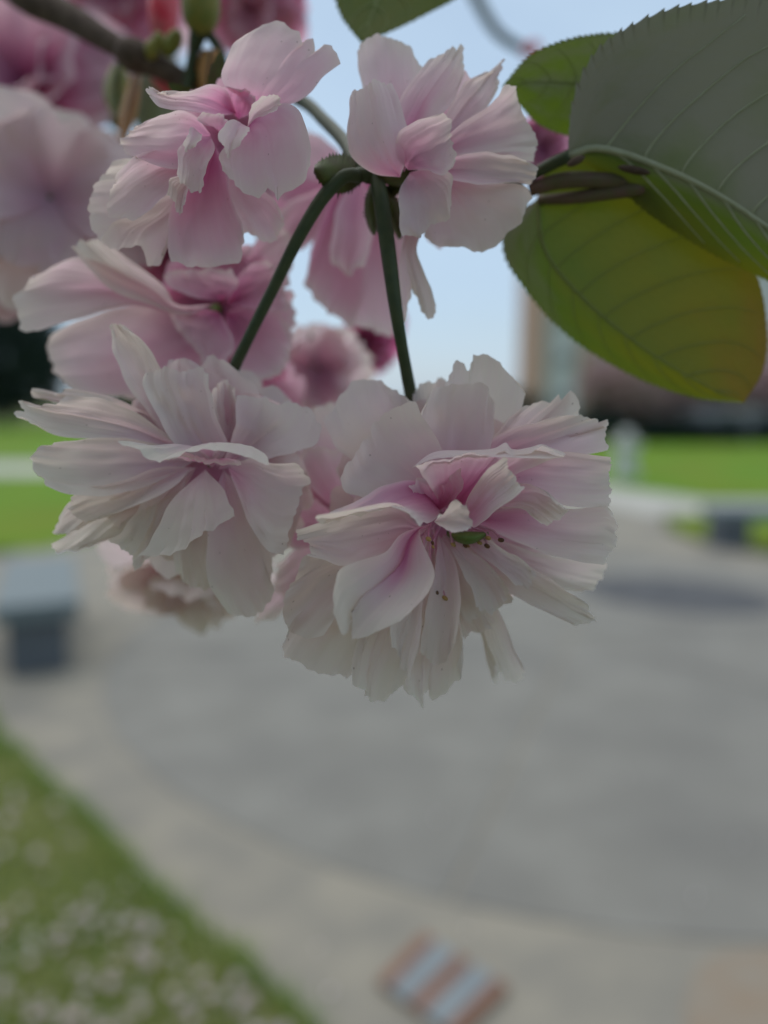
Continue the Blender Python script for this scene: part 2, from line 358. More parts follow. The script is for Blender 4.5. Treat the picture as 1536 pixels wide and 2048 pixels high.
# fallen blossom on the near lawn
def crumple(nm, npet, size, seed):
    rr = rs(seed); vs, fs, pk, uvs = [], [], [], []
    for q in range(npet):
        a = 2 * np.pi * q / npet + rr.uniform(-.3, .3); tl = rr.uniform(.15, .9); L = size * rr.uniform(.75, 1.1)
        nu, nv = 5, 5; u = np.linspace(.06, 1, nu)[:, None]; v = np.linspace(-1, 1, nv)[None]
        wd = .42 * L * np.sin(np.pi * np.clip(u, 0, 1) ** .8 * .72) * v; al = L * u * (1 - .16 * v ** 2)
        zz = al * math.sin(tl) + .2 * L * v ** 2 * u + rr.uniform(-.08, .08) * L * u * v; rd = al * math.cos(tl)
        x = rd * math.cos(a) - wd * math.sin(a); y = rd * math.sin(a) + wd * math.cos(a)
        o = len(vs) * nu * nv; vs.append(np.stack([x, y, zz], -1).reshape(-1, 3)); fs += [tuple(f + o) for f in grid_faces(nu, nv)]
        pk.append((rr.uniform(0, .06) + .12 * (1 - u) + 0 * v).ravel()); uvs.append(np.stack([v * .5 + .5 + 0 * u, u + 0 * v], -1).reshape(-1, 2))
    o = mesh_obj(nm, np.vstack(vs), fs, M_PETAL, attrs={'pink': np.concatenate(pk)}, uv=np.vstack(uvs))
    return o
bl = [crumple('fallen_blossom', 9, .023, 50 + i) for i in range(4)]; pe = [crumple('fallen_petal', 1, .02, 70 + i) for i in range(4)]
r = rs(11); cnt = {'b': 0, 'p': 0}
def drop(kind, x, y, z, label, group, cat):
    src = (bl if kind == 'b' else pe); i = cnt[kind]; cnt[kind] += 1
    o = src[i] if i < 4 else src[i % 4].copy()
    if i >= 4: C.objects.link(o)
    o.location = (x, y, z); o.rotation_euler = (r.uniform(-.5, .5), r.uniform(-.5, .5), r.uniform(0, 6.28)); s = r.uniform(.6, 1.1); o.scale = (s, s, s)
    tag(o, label, cat, group)
seen = 0
for q in range(4000):
    px, py = r.uniform(-40, 640), r.uniform(1480, 2080)
    g = G(px, py, .03); e = edge_dist(np.array([g[0]]), np.array([g[1]]))[0]
    if not in_poly(np.array([g[0]]), np.array([g[1]]), nl)[0] or e < .07: continue
    if r.rand() > .45 + .55 * (py - 1480) / 560: continue
    if seen < 70: drop('b', g[0], g[1], .042, 'whole pale pink blossom fallen on the near lawn', 'blossoms fallen on the near lawn', 'fallen blossom')
    elif seen < 150: drop('p', g[0], g[1], .046, 'single pale petal fallen on the near lawn', 'petals fallen on the near lawn', 'fallen petal')
    else: break
    seen += 1
for px, py in ((875, 1640), (660, 1990), (1390, 1800), (590, 1600), (680, 1630), (930, 1860), (1250, 1560), (1480, 1690), (640, 1900), (320, 1790), (1190, 1760), (760, 1730), (1000, 1600)):
    g = G(px, py, .012); drop('p', g[0], g[1], .012, 'single pale pink petal fallen on the concrete plaza', 'petals fallen on the plaza', 'fallen petal')

# striped board on the path
cor = [G(757, 1974), G(848, 1878), G(1016, 1986), G(912, 2088)]
cor = [np.array(c[:2]) for c in cor]
sb = empty('striped_board', (*np.mean(cor, 0), 0), 'orange and silver striped board lying flat on the path', 'board')
prism('board_core', [tuple(c) for c in cor], .003, .018, M_BOARD, sb)
ts = [0, .15, .42, .59, .86, 1.0]
for i in range(5):
    a, b = ts[i] + .004, ts[i + 1] - .004
    q = [cor[0] + a * (cor[3] - cor[0]), cor[1] + a * (cor[2] - cor[1]), cor[1] + b * (cor[2] - cor[1]), cor[0] + b * (cor[3] - cor[0])]
    prism('orange_stripe' if i % 2 == 0 else 'silver_stripe', [tuple(c) for c in q], .0175, .022, M_ORANGE if i % 2 == 0 else M_SILVER, sb)

# benches
def bench(x, y, rot, length, label):
    b = empty('stone_bench', (x, y, 0), label, 'bench', 'granite benches round the plaza')
    box('seat_slab', x - .235, x + .235, y, y + length, .33, .44, M_GRANITE, b, .012, rot, (x, y))
    for y0 in (.06, length - .42): box('support_block', x - .17, x + .15, y + y0, y + y0 + .36, 0, .329, M_GRANITE2, b, .01, rot, (x, y))
    return b
bench(-2.0, 4.30, math.radians(23), 1.45, 'grey granite bench on dark blocks at the left edge')
bench(3.55, 8.35, math.radians(-93), 1.7, 'grey granite bench by the grass patch at the right edge')

# pale pedestal
pd = empty('stone_pedestal', (5.0, 15.9, 0), 'pale stone pedestal on the lawn beside the large blossom', 'pedestal')
box('base', 4.76, 5.24, 15.66, 16.14, 0, .16, M_STONE, pd, .02); box('shaft', 4.83, 5.17, 15.73, 16.07, .16, .66, M_STONE, pd, .015)
box('cap', 4.75, 5.25, 15.65, 16.15, .66, .76, M_STONE, pd, .02); ellipsoid('ball', (5.0, 15.9, .86), np.array([0, 0, 1.]), .13, .14, M_STONE, pd)

# brick building with white stair bay
BY = 60.0
def bx(px): return (px - 768) / FPX * (BY * math.cos(PITCH) + .9)
bd_ = empty('brick_building', (bx(1300), BY, 0), 'long brick building with white bays behind the leaf', 'building')
HB = 13.5
x0, x1, x2 = bx(1064), bx(1086), bx(1150); x3 = bx(1700)
box('brick_pier', x0, x1, BY, BY + 8, 0, HB, M_BRICK, bd_)
box('white_bay', x1 + .02, x2 - .02, BY + .35, BY + 8, 0, HB - .3, M_WHITE, bd_)
box('brick_wall', x2, x3, BY + .1, BY + 9, 0, 7.1, M_BRICK, bd_)
box('white_upper_wall', x2 + .4, x3 - .4, BY + 1.4, BY + 9, 7.1, HB - 1.2, M_WHITE, bd_)
box('roof_cap', x0 - .2, x2 + .2, BY - .2, BY + 8.2, HB, HB + .35, M_WHITE, bd_)
for z in (1.2, 4.2, 7.2, 10.2):
    wv = box('window', x1 + .85, x2 - .55, BY + .27, BY + .348, z, z + 1.0, M_WHITE, bd_); box('pane', x1 + .95, x2 - .65, BY + .22, BY + .268, z + .1, z + .9, M_GLASS, None); pn = bpy.data.objects[-1] if False else None
for o in [o for o in C.objects if o.name.startswith('pane') and o.parent is None]:
    ws = [q for q in bd_.children if q.name.startswith('window') and not q.children]
    o.parent = ws[0]                                 # identity offset: window already carries the building's offset
    o.location = (0, 0, 0)
for xx in np.arange(x2 + 1.2, x3 - 2, 3.0):
    wv = box('window', xx, xx + 1.5, BY + .02, BY + .098, 3.6, 5.6, M_WHITE, bd_)
    pn = box('pane', xx + .1, xx + 1.4, BY - .02, BY + .018, 3.7, 5.5, M_GLASS); pn.parent = wv

# far trees and shrubs
def foliage_mat(name, a, b):
    return thin_mat(name, lambda t: (ramp(t, N(t, 'ShaderNodeAttribute', attribute_name='tone').outputs['Fac'], [(0, a), (1, b)]),) * 2, trans=.25, gloss=.02)
M_F_DARK = foliage_mat('dark_evergreen', (.018, .032, .03), (.04, .06, .045))
M_F_PINK = foliage_mat('cherry_foliage', (.24, .17, .165), (.46, .33, .33))
M_F_BRONZE = foliage_mat('bronze_foliage', (.32, .215, .21), (.60, .42, .41))
M_F_GREEN = foliage_mat('green_foliage', (.04, .075, .02), (.09, .13, .035))
M_TRUNK = rough_mat('trunk_bark', (.07, .055, .05), (.11, .09, .08), 12, .9, .5, .02)
def crown_mesh(name, c, rad, nclump, nleaf, size, mat, seed, parent, shape='round'):
    rr = rs(seed); c = np.asarray(c); rad = np.asarray(rad); vs = []; tn = []
    for q in range(nclump):
        d = rr.normal(size=3); d /= np.linalg.norm(d); rr_ = rr.uniform(.35, 1.0) ** .5
        cc = c + d * rad * rr_
        if shape == 'cone':
            h = rr.uniform(0, 1); a = rr.uniform(0, 6.283); k = (1 - h) ** .8 * rr.uniform(.5, 1.08)
            cc = c + np.array([rad[0] * k * math.cos(a), rad[1] * k * math.sin(a), (2 * h - 1) * rad[2]])
        cs = rr.uniform(.16, .34) * rad.mean() * (.8 if shape == 'cone' else 1); m = nleaf
        p = cc + rr.normal(size=(m, 3)) * cs * .5
        a = rr.normal(size=(m, 3)); a /= np.linalg.norm(a, axis=1)[:, None]; b = np.cross(a, rr.normal(size=(m, 3))); b /= np.linalg.norm(b, axis=1)[:, None]
        s = size * rr.uniform(.6, 1.4, (m, 1))
        vs.append(np.stack([p - a * s, p + b * s * .55, p + a * s, p - b * s * .55], 1).reshape(-1, 3)); tn.append(np.repeat(np.clip(rr.uniform(0, 1) * .6 + rr.uniform(0, .4, m), 0, 1), 4))
    v = np.vstack(vs); i4 = np.arange(len(v) // 4) * 4
    return mesh_obj(name, v, [(a, a + 1, a + 2, a + 3) for a in i4], mat, parent, smooth=False, attrs={'tone': np.concatenate(tn)})
def tree(name, label, x, y, h, rx, mat, seed, trunk_h=None, leaf=.16, nc=70, nl_=60, shape='round', group=None, cat='tree', rz=None):
    t = empty(name, (x, y, 0), label, cat, group); rr = rs(seed); th = trunk_h if trunk_h is not None else h * .35
    rz = rz or (h - th * .8) / 2
    pts = [(x, y, -.05), (x + rr.uniform(-.1, .1), y, th * .6), (x + rr.uniform(-.2, .2), y, th + rz * .7)]
    tr = tube('trunk', pts, [h * .03, h * .022, h * .008], M_TRUNK, t, 9, 8)
    for q in range(5):
        a = q * 1.256 + rr.uniform(-.3, .3); z0 = th * rr.uniform(.7, 1.1)
        tube('limb', [(x, y, z0), (x + .5 * rx * math.cos(a), y + .5 * rx * math.sin(a), z0 + rz * .5), (x + .8 * rx * math.cos(a), y + .8 * rx * math.sin(a), z0 + rz * .9)], [h * .014, h * .009, h * .003], M_TRUNK, t, 6, 6)
    crown_mesh('crown', (x, y, h - rz), (rx, rx, rz), nc, nl_, leaf, mat, seed + 1, t, shape); return t
tree('evergreen_tree', 'dark evergreen tree standing at the far left', -22.8, 47, 7.2, 3.5, M_F_DARK, 21, 1.0, .22, 150, 60)
tree('evergreen_tree', 'second dark evergreen tree behind the left blossoms', -15.8, 52, 5.6, 3.0, M_F_DARK, 22, 1.0, .22, 110, 60)
tree('evergreen_tree', 'low dark evergreen tree beyond the lawn, hidden mostly by the white blossoms', -9, 56, 4.2, 3.2, M_F_DARK, 23, .8, .22, 90, 60)
tree('cherry_tree', 'bronze pink cherry tree in front of the brick building', 10.1, 31, 3.3, 2.3, M_F_BRONZE, 31, 1.0, .13, 120, 60, group='cherry trees beyond the lawn')
tree('cherry_tree', 'pale pink cherry tree under the big green leaf', 12.6, 32, 3.4, 2.2, M_F_PINK, 32, 1.2, .13, 90, 60, group='cherry trees beyond the lawn')
tree('cherry_tree', 'bronze pink cherry tree at the far right edge', 16.6, 33, 3.0, 2.2, M_F_BRONZE, 33, 1.0, .13, 110, 60, group='cherry trees beyond the lawn')
for i, (x, y, h, rx, lb) in enumerate(((8.2, 29.4, 1.25, 1.3, 'dark evergreen shrub left of the pale tree, beyond the lawn'), (10.6, 29.0, 1.0, 1.3, 'dark evergreen shrub under the pale cherry tree'),
        (12.9, 28.8, .75, 1.5, 'low dark shrub in front of the grey wall'), (15.6, 29.2, 1.0, 1.5, 'low dark shrub at the right end of the grey wall'), (5.6, 34, 2.0, 1.8, 'dark shrub behind the stone pedestal'))):
    s = empty('shrub', (x, y, 0), lb, 'shrub', 'dark shrubs beyond the lawn')
    tube('stem', [(x, y, -.03), (x, y, h * .6)], [.05, .03], M_TRUNK, s, 7, 4)
    crown_mesh('crown', (x, y, h * .5), (rx, rx * .7, h * .5), 40, 55, .11, M_F_DARK, 60 + i, s)
wl = empty('garden_wall', (13.3, 29.8, 0), 'low pale grey wall between dark shrubs beyond the lawn', 'wall')
box('wall_face', 11.4, 15.0, 29.7, 29.95, 0, 1.12, M_WALLG, wl, .02); box('coping', 11.35, 15.05, 29.62, 30.03, 1.12, 1.22, M_STONE, wl, .02)

# the cherry tree the blossoms hang from: trunk and crown stand behind and above the camera
own = empty('cherry_tree', (-1.6, -1.7, 0), 'large flowering cherry tree whose branch carries the blossoms', 'tree')
tube('trunk', [(-1.6, -1.7, -.05), (-1.55, -1.65, .8), (-1.4, -1.5, 1.7), (-1.3, -1.4, 2.4)], [.19, .15, .13, .09], M_TRUNK, own, 14, 14)
for q, (tx, ty, tz) in enumerate(((.3, -1.0, 3.3), (-1.0, -.9, 3.3), (-3.0, -1.2, 3.3), (-1.8, -3.4, 3.2), (.4, -2.6, 3.4))):
    tube('limb', [(-1.42, -1.52, 1.75), ((-1.4 + tx) / 2, (-1.5 + ty) / 2, 2.5), (tx, ty, tz)], [.07, .05, .015], M_TRUNK, own, 9, 10)
crown_mesh('crown', (-1.1, -2.2, 3.4), (2.4, 1.7, .95), 240, 42, .05, M_F_PINK, 77, own)
crown_mesh('crown_leaves', (-1.1, -2.2, 3.4), (2.4, 1.7, .95), 120, 36, .06, M_F_GREEN, 78, own)

# ------------------------------------------------------------------ petals
def frame(ox, oy, s):
    f = lambda pts: [(ox + x / s, oy + y / s) for x, y in pts]
    return f
def petal_mesh(px, pos, pk, uv, parent, mat=None, name='petal'):
    nu, nv = pos.shape[:2]
    return mesh_obj(name, pos.reshape(-1, 3), grid_faces(nu, nv), mat or M_PETAL, parent, attrs={'pink': pk.ravel()}, uv=uv.reshape(-1, 2))
def crinkle(nu, nv, seed):
    r_ = rs(seed + 21).uniform(-1, 1, (9, 9)); a = np.linspace(0, 7, nu); b = np.linspace(0, 7, nv); i, j = a.astype(int), b.astype(int)
    fa = (a - i)[:, None]; fb = (b - j)[None]; fa = fa * fa * (3 - 2 * fa); fb = fb * fb * (3 - 2 * fb)
    g = lambda x, y: r_[np.ix_(x, y)]
    return g(i, j) * (1 - fa) * (1 - fb) + g(i + 1, j) * fa * (1 - fb) + g(i, j + 1) * (1 - fa) * fb + g(i + 1, j + 1) * fa * fb
def petal(parent, fr, base, L, T, R, z, z0=0.0, tilt=0.0, cup=-1.6, rip=.45, pk=.35, pl=.45, tint=.04, streak=.0, lip=0.0, frill=2.7, seed=None, nu=30, nv=72, name='petal'):
    """one petal: a curved sheet through its claw (base), two sides and toothed tip; z = mm behind focus at claw, middle and tip"""
    seed = seed if seed is not None else int(abs(base[0] * 7 + T[0][0] * 13 + T[-1][1] * 3)) % 99991
    b = fr([base])[0]; L, T, R = fr(L), fr(T), fr(R)
    Lc = curve([b] + L + [T[0]], nu); Rc = curve([b] + R + [T[-1]], nu); Tc = polyline(T, nv)
    # fine irregular teeth
    d = np.gradient(Tc, axis=0); nrm = np.stack([d[:, 1], -d[:, 0]], 1); nrm /= np.linalg.norm(nrm, axis=1)[:, None] + 1e-9
    wv = smooth_noise(nv, 26, seed) * frill + smooth_noise(nv, 9, seed + 1) * frill * 1.7 - 2.2 * frill * np.clip(smooth_noise(nv, 17, seed + 2) - .45, 0, 1)
    wv *= np.clip(np.minimum(np.arange(nv), np.arange(nv)[::-1]) / 4, 0, 1); Tc = Tc + nrm * wv[:, None]
    for E_, sd_ in ((Lc, 3), (Rc, 4)):
        d = np.gradient(E_, axis=0); nn = np.stack([d[:, 1], -d[:, 0]], 1); nn /= np.linalg.norm(nn, axis=1)[:, None] + 1e-9
        uu = np.linspace(0, 1, nu); E_ += nn * (smooth_noise(nu, 8, seed + sd_) * frill * 1.5 * uu * np.clip((1 - uu) * 8, 0, 1))[:, None]
    u = np.linspace(0, 1, nu)[:, None]; v = np.linspace(0, 1, nv)[None]; s = 2 * v - 1
    q = (1 - v)[..., None] * Lc[:, None] + v[..., None] * Rc[:, None]
    ch = (1 - v[0])[:, None] * Tc[0] + v[0][:, None] * Tc[-1]
    q = q + (Tc - ch)[None] * (u ** 1.7)[..., None]
    zz = z[0] * (1 - u) ** 2 + 2 * z[1] * u * (1 - u) + z[2] * u ** 2 + tilt * s * u
    zz = zz + cup * (s ** 2 - .4) * np.sin(np.pi * np.clip(u * .62 + .02, 0, 1))
    rr = rs(seed + 9); ph = rr.uniform(0, 6.28, 4)
    zz = zz + .62 * rip * u ** 1.5 * (1.1 * np.sin(s * 3.1 + ph[0] + u * 1.8) + .42 * np.sin(s * 6.3 + ph[1] - u * 2.6) + .09 * np.sin(s * 13 + ph[2] + 2 * u) * u ** 4)
    zz = zz + .35 * np.sin(u * 5 + ph[3]) * u + .22 * smooth_noise(nv, 12, seed + 5)[None] * u ** 6
    zz = zz + rip * .5 * np.exp(-(s / .12) ** 2) * (1 - u) * 1.2
    zz = zz + crinkle(nu, nv, seed) * (.15 + u) * max(rip, .2) * .8
    if lip:
        k = np.clip((u - .84) / .16, 0, 1); q = q + np.stack([0 * k * v, lip * k ** 1.5 * (1 + .4 * smooth_noise(nv, 8, seed + 6)[None])], -1); zz = zz - 3.4 * k
    p = tint + pk * np.exp(-(u / pl) ** 2) * (1 - .45 * s ** 2) + streak * np.exp(-(s / .33) ** 2) * np.exp(-((u - .45) / .3) ** 2)
    p = p + .05 * np.sin(ph[0] + 3 * u + 2 * s); p = p * (1 - .75 * np.clip((u - .8) / .2, 0, 1) ** 2) * (1 - .4 * s ** 8)  # whitish margins, with the rim light of thin edges painted in
    pos = P3(q[..., 0], q[..., 1], zz + z0)
    uv = np.stack([v + 0 * u + (seed % 17), u + 0 * v + (seed % 13)], -1)
    return petal_mesh(None, pos, np.clip(p, 0, 1), uv, parent, name=name)
def rosette(parent, c, axis, Rm, layers, tint=.1, pk=.5, pl=.5, seed=1, nu=14, nv=17, skip=None, notch=.1):
    """free petals round a flower's axis: layers = (count, opening angle, length, width)"""
    rr = rs(seed); ax = V3(axis); e1 = np.cross(ax, [0.13, .3, .95]); e1 /= np.linalg.norm(e1); e2 = np.cross(ax, e1)
    for li, (n, ang, ll, wd) in enumerate(layers):
        for k in range(n):
            a = 2 * np.pi * (k + .5 * (li % 2)) / n + rr.uniform(-.28, .28); th = math.radians(ang + rr.uniform(-12, 12)); Lm = Rm * ll * rr.uniform(.85, 1.12)
            rad = math.cos(a) * e1 + math.sin(a) * e2; sid = np.cross(ax, rad)
            if skip and skip(rad * math.sin(th) + ax * math.cos(th)): continue
            u = np.linspace(.03, 1, nu)[:, None]; s = np.linspace(-1, 1, nv)[None]
            prof = np.sin(np.pi * np.clip(u, 0, 1) ** .85 * .74) * .96 + .04; W = Rm * wd * rr.uniform(.85, 1.15)
            nt_ = 1 - .22 * np.abs(s) ** 3 - notch * np.exp(-((s - rr.uniform(-.3, .3)) / .12) ** 2) + .035 * smooth_noise(nv, 12, seed * 31 + li * 7 + k)[None]
            al = u * (1 + (nt_ - 1) * u ** 2)
            bend = th + rr.uniform(-.2, .5) * (al - .3); r_ = np.sin(bend) * al; h_ = np.cos(bend) * al
            ph = rr.uniform(0, 6.28, 3)
            off = -.16 * W / Rm * 0 + rr.uniform(.05, .25) * (s ** 2) * prof * wd + .035 * u ** 1.5 * np.sin(5 * s + ph[0]) + .02 * u * np.sin(10 * s + ph[1])
            dirr = rad[None, None] * (r_ * Lm)[..., None] + ax[None, None] * (h_ * Lm)[..., None]
            nrm = ax * math.sin(th) - rad * math.cos(th)
            pos = np.asarray(c) + dirr + sid[None, None] * (prof * s * W)[..., None] + nrm[None, None] * (off * Rm)[..., None]
            p = tint + pk * np.exp(-(u / pl) ** 2) * (1 - .4 * s ** 2) + rr.uniform(-.04, .06)
            uv = np.stack([(s + 1) / 2 + 0 * u + rr.randint(20), u + 0 * s + rr.randint(20)], -1)
            petal_mesh(None, pos, np.clip(p + 0 * s, 0, 1), uv, parent)
def sepal_ring(parent, c, axis, n, length, width, ang, mat=None, seed=3, teeth=5, skip=0):
    """toothed green sepals"""
    rr = rs(seed); ax = V3(axis); e1 = np.cross(ax, [0.13, .3, .95]); e1 /= np.linalg.norm(e1); e2 = np.cross(ax, e1)
    for k in range(n):
        a = 2 * np.pi * k / n + rr.uniform(-.2, .2); th = math.radians(ang + rr.uniform(-15, 15)); rad = math.cos(a) * e1 + math.sin(a) * e2; sid = np.cross(ax, rad)
        u = np.linspace(0, 1, 26)[:, None]; s = np.linspace(-1, 1, 7)[None]
        prof = (1 - u) ** .75 * (.5 + .9 * np.sqrt(u + .02)) * (1 + .22 * ((u * teeth) % 1)); b = th + .4 * u
        d = rad[None, None] * (np.sin(b) * u * length)[..., None] + ax[None, None] * (np.cos(b) * u * length)[..., None]
        pos = np.asarray(c) + d + sid[None, None] * (prof * s * width)[..., None] + ax[None, None] * (.18 * s ** 2 * prof * width)[..., None]
        mesh_obj('sepal', pos.reshape(-1, 3), grid_faces(26, 7), mat or M_SEPAL, parent)
def receptacle(parent, c, axis, length, r0, r1, mat=None):
    ax = V3(axis); p = [np.asarray(c) - ax * length, np.asarray(c) - ax * length * .55, np.asarray(c) - ax * length * .2, np.asarray(c)]
    return tube('calyx_tube', p, [r0, (r0 + r1) * .55, r1, r1 * .9], mat or M_SEPAL, parent, 12, 12)
def stamen(parent, pts, col, size=.55):
    """filament with an anther at its end; pts are (px, py, mm)"""
    p = np.array([P3(*q) for q in pts]); f = tube('stamen', p, [.00022, .00016], M_FILA, parent, 6, 8)
    t = p[-1] - p[-2]; t /= np.linalg.norm(t); nn = np.cross(t, CF); nn /= np.linalg.norm(nn) + 1e-9
    a = ellipsoid('anther', p[-1], t * .8 + nn * .6, size * 1.3e-3, size * .8e-3, col); a.parent = f; a.location = (0, 0, 0)

def flower(base_px, z, label):
    return empty('cherry_blossom', P3(base_px[0], base_px[1], z), label, 'flower', 'double cherry blossoms of the cluster')

# ---- front right blossom (the sharp one)
F1 = flower((835, 815), 22, 'largest white blossom, in focus right of centre, with pink throat and green carpel')
f = frame(540, 680, 2.1333)
def p1(base, L, T, R, z, **k): return petal(F1, f, base, L, T, R, z, **k)
p1((700,700),[(620,400),(605,300)],[(610,230),(650,185),(740,165),(770,200)],[(750,400)],(13,14,14),tint=.03)
p1((720,740),[(730,450),(742,300)],[(745,190),(765,150),(778,105),(800,88),(825,105),(845,132),(865,60),(930,60),(965,100),(1030,150),(1090,230)],[(850,560),(1040,360)],(11,10,8),pk=.3,rip=.3)
p1((640,640),[(450,560),(340,510),(270,440)],[(225,340),(285,285),(298,230),(345,178),(410,163),(480,185),(550,220),(600,260)],[(680,500),(640,350)],(13,11,11),tint=.02)
p1((780,720),[(900,480),(1020,340)],[(1060,300),(1120,282),(1190,265),(1235,225),(1245,255),(1250,290),(1265,240),(1283,222),(1310,250),(1322,325)],[(950,600),(1200,420)],(10,8,8),pk=.3,rip=.3)
p1((740,740),[(640,560),(625,400),(645,320)],[(665,270),(700,212),(800,195),(880,180),(930,200),(960,270)],[(880,600),(950,400)],(9,5,4),pk=.55,pl=.5,tint=.06)
p1((720,740),[(560,700),(420,680),(320,640)],[(300,590),(340,530),(400,430),(440,370),(500,300),(590,252),(620,262)],[(760,560),(700,400),(650,320)],(8,3,2),pk=.45,tint=.03,rip=.3)
p1((780,720),[(840,560),(950,420),(1080,365)],[(1200,335),(1330,320),(1400,340),(1430,365),(1440,335),(1442,400),(1440,470)],[(900,640),(1100,540),(1300,500)],(9,5,5),pk=.62,pl=.62,tint=.05)
p1((800,720),[(900,560),(1050,480),(1250,480)],[(1455,500),(1455,600),(1450,710)],[(950,700),(1150,690),(1300,715)],(8,2,2),pk=.5,pl=.6,tint=.06)
p1((820,750),[(960,730),(1100,700),(1300,720),(1430,700)],[(1465,740),(1478,800),(1470,890),(1435,925),(1425,960)],[(920,800),(1080,870),(1250,930)],(8,3,2),pk=.6,pl=.55,tint=.05)
p1((820,740),[(950,650),(1080,610),(1150,640)],[(1220,690),(1280,720),(1230,760),(1180,785),(1150,770)],[(900,720),(1000,715),(1080,720)],(7,0,-3),pk=.6,pl=.6,tint=.03,lip=3)
p1((760,740),[(690,640),(640,560)],[(620,520),(690,490),(860,466),(960,458),(1008,430),(1030,458),(1110,452),(1160,440),(1200,458),(1258,474)],[(850,690),(1000,600),(1150,530)],(9,1,-2),pk=.95,pl=.72,tint=.02,lip=12,rip=.25,nv=80,frill=2.4)
p1((700,740),[(640,690),(615,650)],[(590,625),(640,590),(720,575),(815,545)],[(780,690),(825,620)],(8,3,1),pk=.95,pl=.7,tint=.12,rip=.25)
p1((720,720),[(620,600),(480,625),(350,690)],[(195,752),(215,775),(330,738),(480,705),(545,708),(590,735),(640,782)],[(720,745),(690,770)],(7,-3,-6),pk=.95,pl=.66,tint=.02,rip=.2,lip=6,nv=70)
p1((830,760),[(840,680),(900,580),(960,520)],[(1000,497),(1015,550),(1050,600),(1085,632)],[(870,800),(900,780),(1000,700)],(3,-4,-7),pk=.5,pl=.5,tint=.03,rip=.25)
p1((700,775),[(740,740),(770,700)],[(795,680),(840,710),(865,770),(868,805),(790,822)],[(720,790),(750,805)],(-4,-7,-8),pk=.1,tint=.03,rip=.15,nu=14,nv=24)
p1((690,790),[(640,790),(560,720),(480,715),(330,745),(210,780)],[(110,810),(120,850),(180,870),(160,920)],[(600,860),(450,930),(300,960)],(4,-2,-3),pk=.35,tint=.06)
p1((700,780),[(560,830),(500,900),(330,960),(290,1000)],[(275,1050),(262,1140),(275,1220),(310,1262),(335,1235),(353,1150),(345,1278),(430,1255),(520,1215),(600,1160)],[(640,810),(690,950),(705,1015),(660,1100)],(4,-7,-9),pk=.55,pl=.5,streak=.5,tint=.03,rip=.4,nv=60)
p1((680,800),[(400,850),(220,890)],[(150,920),(100,1010),(60,1090),(50,1150),(68,1230),(130,1265),(230,1260)],[(500,950),(330,1100)],(5,0,2),pk=.2,tint=.02)
p1((680,820),[(300,1050),(100,1200)],[(70,1260),(62,1350),(130,1370),(160,1405),(215,1425),(290,1425),(325,1450),(345,1430)],[(560,1000),(430,1250)],(7,4,4),pk=.2,tint=.01)
p1((690,830),[(450,1150),(350,1350)],[(350,1450),(370,1490),(420,1490),(400,1525),(430,1510),(432,1550),(490,1545),(550,1490),(590,1440)],[(680,1100),(640,1300)],(7,4,3),pk=.2,tint=.01)
p1((720,830),[(620,1150),(560,1400)],[(570,1490),(625,1520),(650,1570),(675,1490),(690,1540),(750,1510),(800,1440),(795,1390)],[(780,1050),(815,1280)],(8,6,6),pk=.2,tint=.03)
p1((680,840),[(560,1120),(515,1220)],[(520,1300),(560,1390),(598,1450)],[(660,1050),(640,1250)],(5,1,0),pk=.25,tint=.03)
p1((740,830),[(700,950),(720,1050)],[(780,1150),(850,1200),(960,1160),(1040,1105)],[(820,860),(950,980)],(8,7,7),pk=.15,tint=.0)
p1((740,850),[(720,1050),(790,1200)],[(830,1280),(860,1250),(900,1260),(960,1200)],[(820,950),(900,1100)],(9,9,10),pk=.2,tint=.02)
p1((780,830),[(950,880),(1100,960),(1280,1080)],[(1330,1110),(1385,1175),(1400,1200),(1340,1215),(1280,1205)],[(880,960),(1050,1100),(1180,1160)],(8,6,7),pk=.3,tint=.03)
p1((800,820),[(1000,860),(1220,930)],[(1430,940),(1420,1020),(1390,1065),(1300,1070)],[(950,920),(1200,1050)],(10,11,12),pk=.3,tint=.02)
p1((760,850),[(850,1100),(930,1290)],[(960,1370),(960,1465),(985,1420),(1000,1440),(1040,1470),(1075,1440),(1078,1390)],[(880,1000),(990,1180),(1040,1300)],(10,12,13),pk=.2,tint=.02)
p1((600,548),[(700,478),(860,470),(960,460),(1008,436),(1032,464),(1110,457),(1160,444),(1200,460)],[(1248,476),(1262,486),(1250,499)],[(700,508),(860,500),(1000,500),(1110,503),(1200,504)],(-1,-4,-4),tilt=-3,cup=.2,pk=.1,tint=.0,rip=.12,frill=.8,nu=60,nv=12)
p1((642,786),[(592,728),(545,699),(480,696),(330,726)],[(202,746),(194,758),(214,778)],[(594,746),(545,719),(480,716),(330,748)],(-5,-8,-9),tilt=2.4,cup=.2,pk=.05,tint=.0,rip=.1,frill=.7,nu=50,nv=10)
p1((740,830),[(800,950),(850,1050)],[(880,1140),(940,1165),(1000,1110),(1015,1060)],[(900,930)],(6,4,4),pk=.25,tint=.02,rip=.3)
p1((770,800),[(880,825),(1000,890)],[(1090,950),(1140,1010),(1100,1060),(1040,1040)],[(880,900),(980,980)],(6,3,4),pk=.35,tint=.05,rip=.3)
p1((690,810),[(560,900),(420,1010)],[(300,1110),(300,1190),(370,1270),(470,1240)],[(640,950),(560,1120)],(5,1,1),pk=.3,tint=.03,rip=.35)
p1((720,830),[(700,1000),(660,1180)],[(640,1330),(700,1390),(760,1370),(790,1290)],[(790,950),(810,1130)],(6,3,3),pk=.25,tint=.02,rip=.3)
c1 = P3(868, 1030, 12)
rosette(F1, P3(880, 1035, 14), (.02, -.1, .95), .0205, [(9, 96, 1.0, .55), (8, 84, .9, .5)], tint=.06, pk=.5, seed=5, skip=lambda d: d.dot(-CF) > .4)
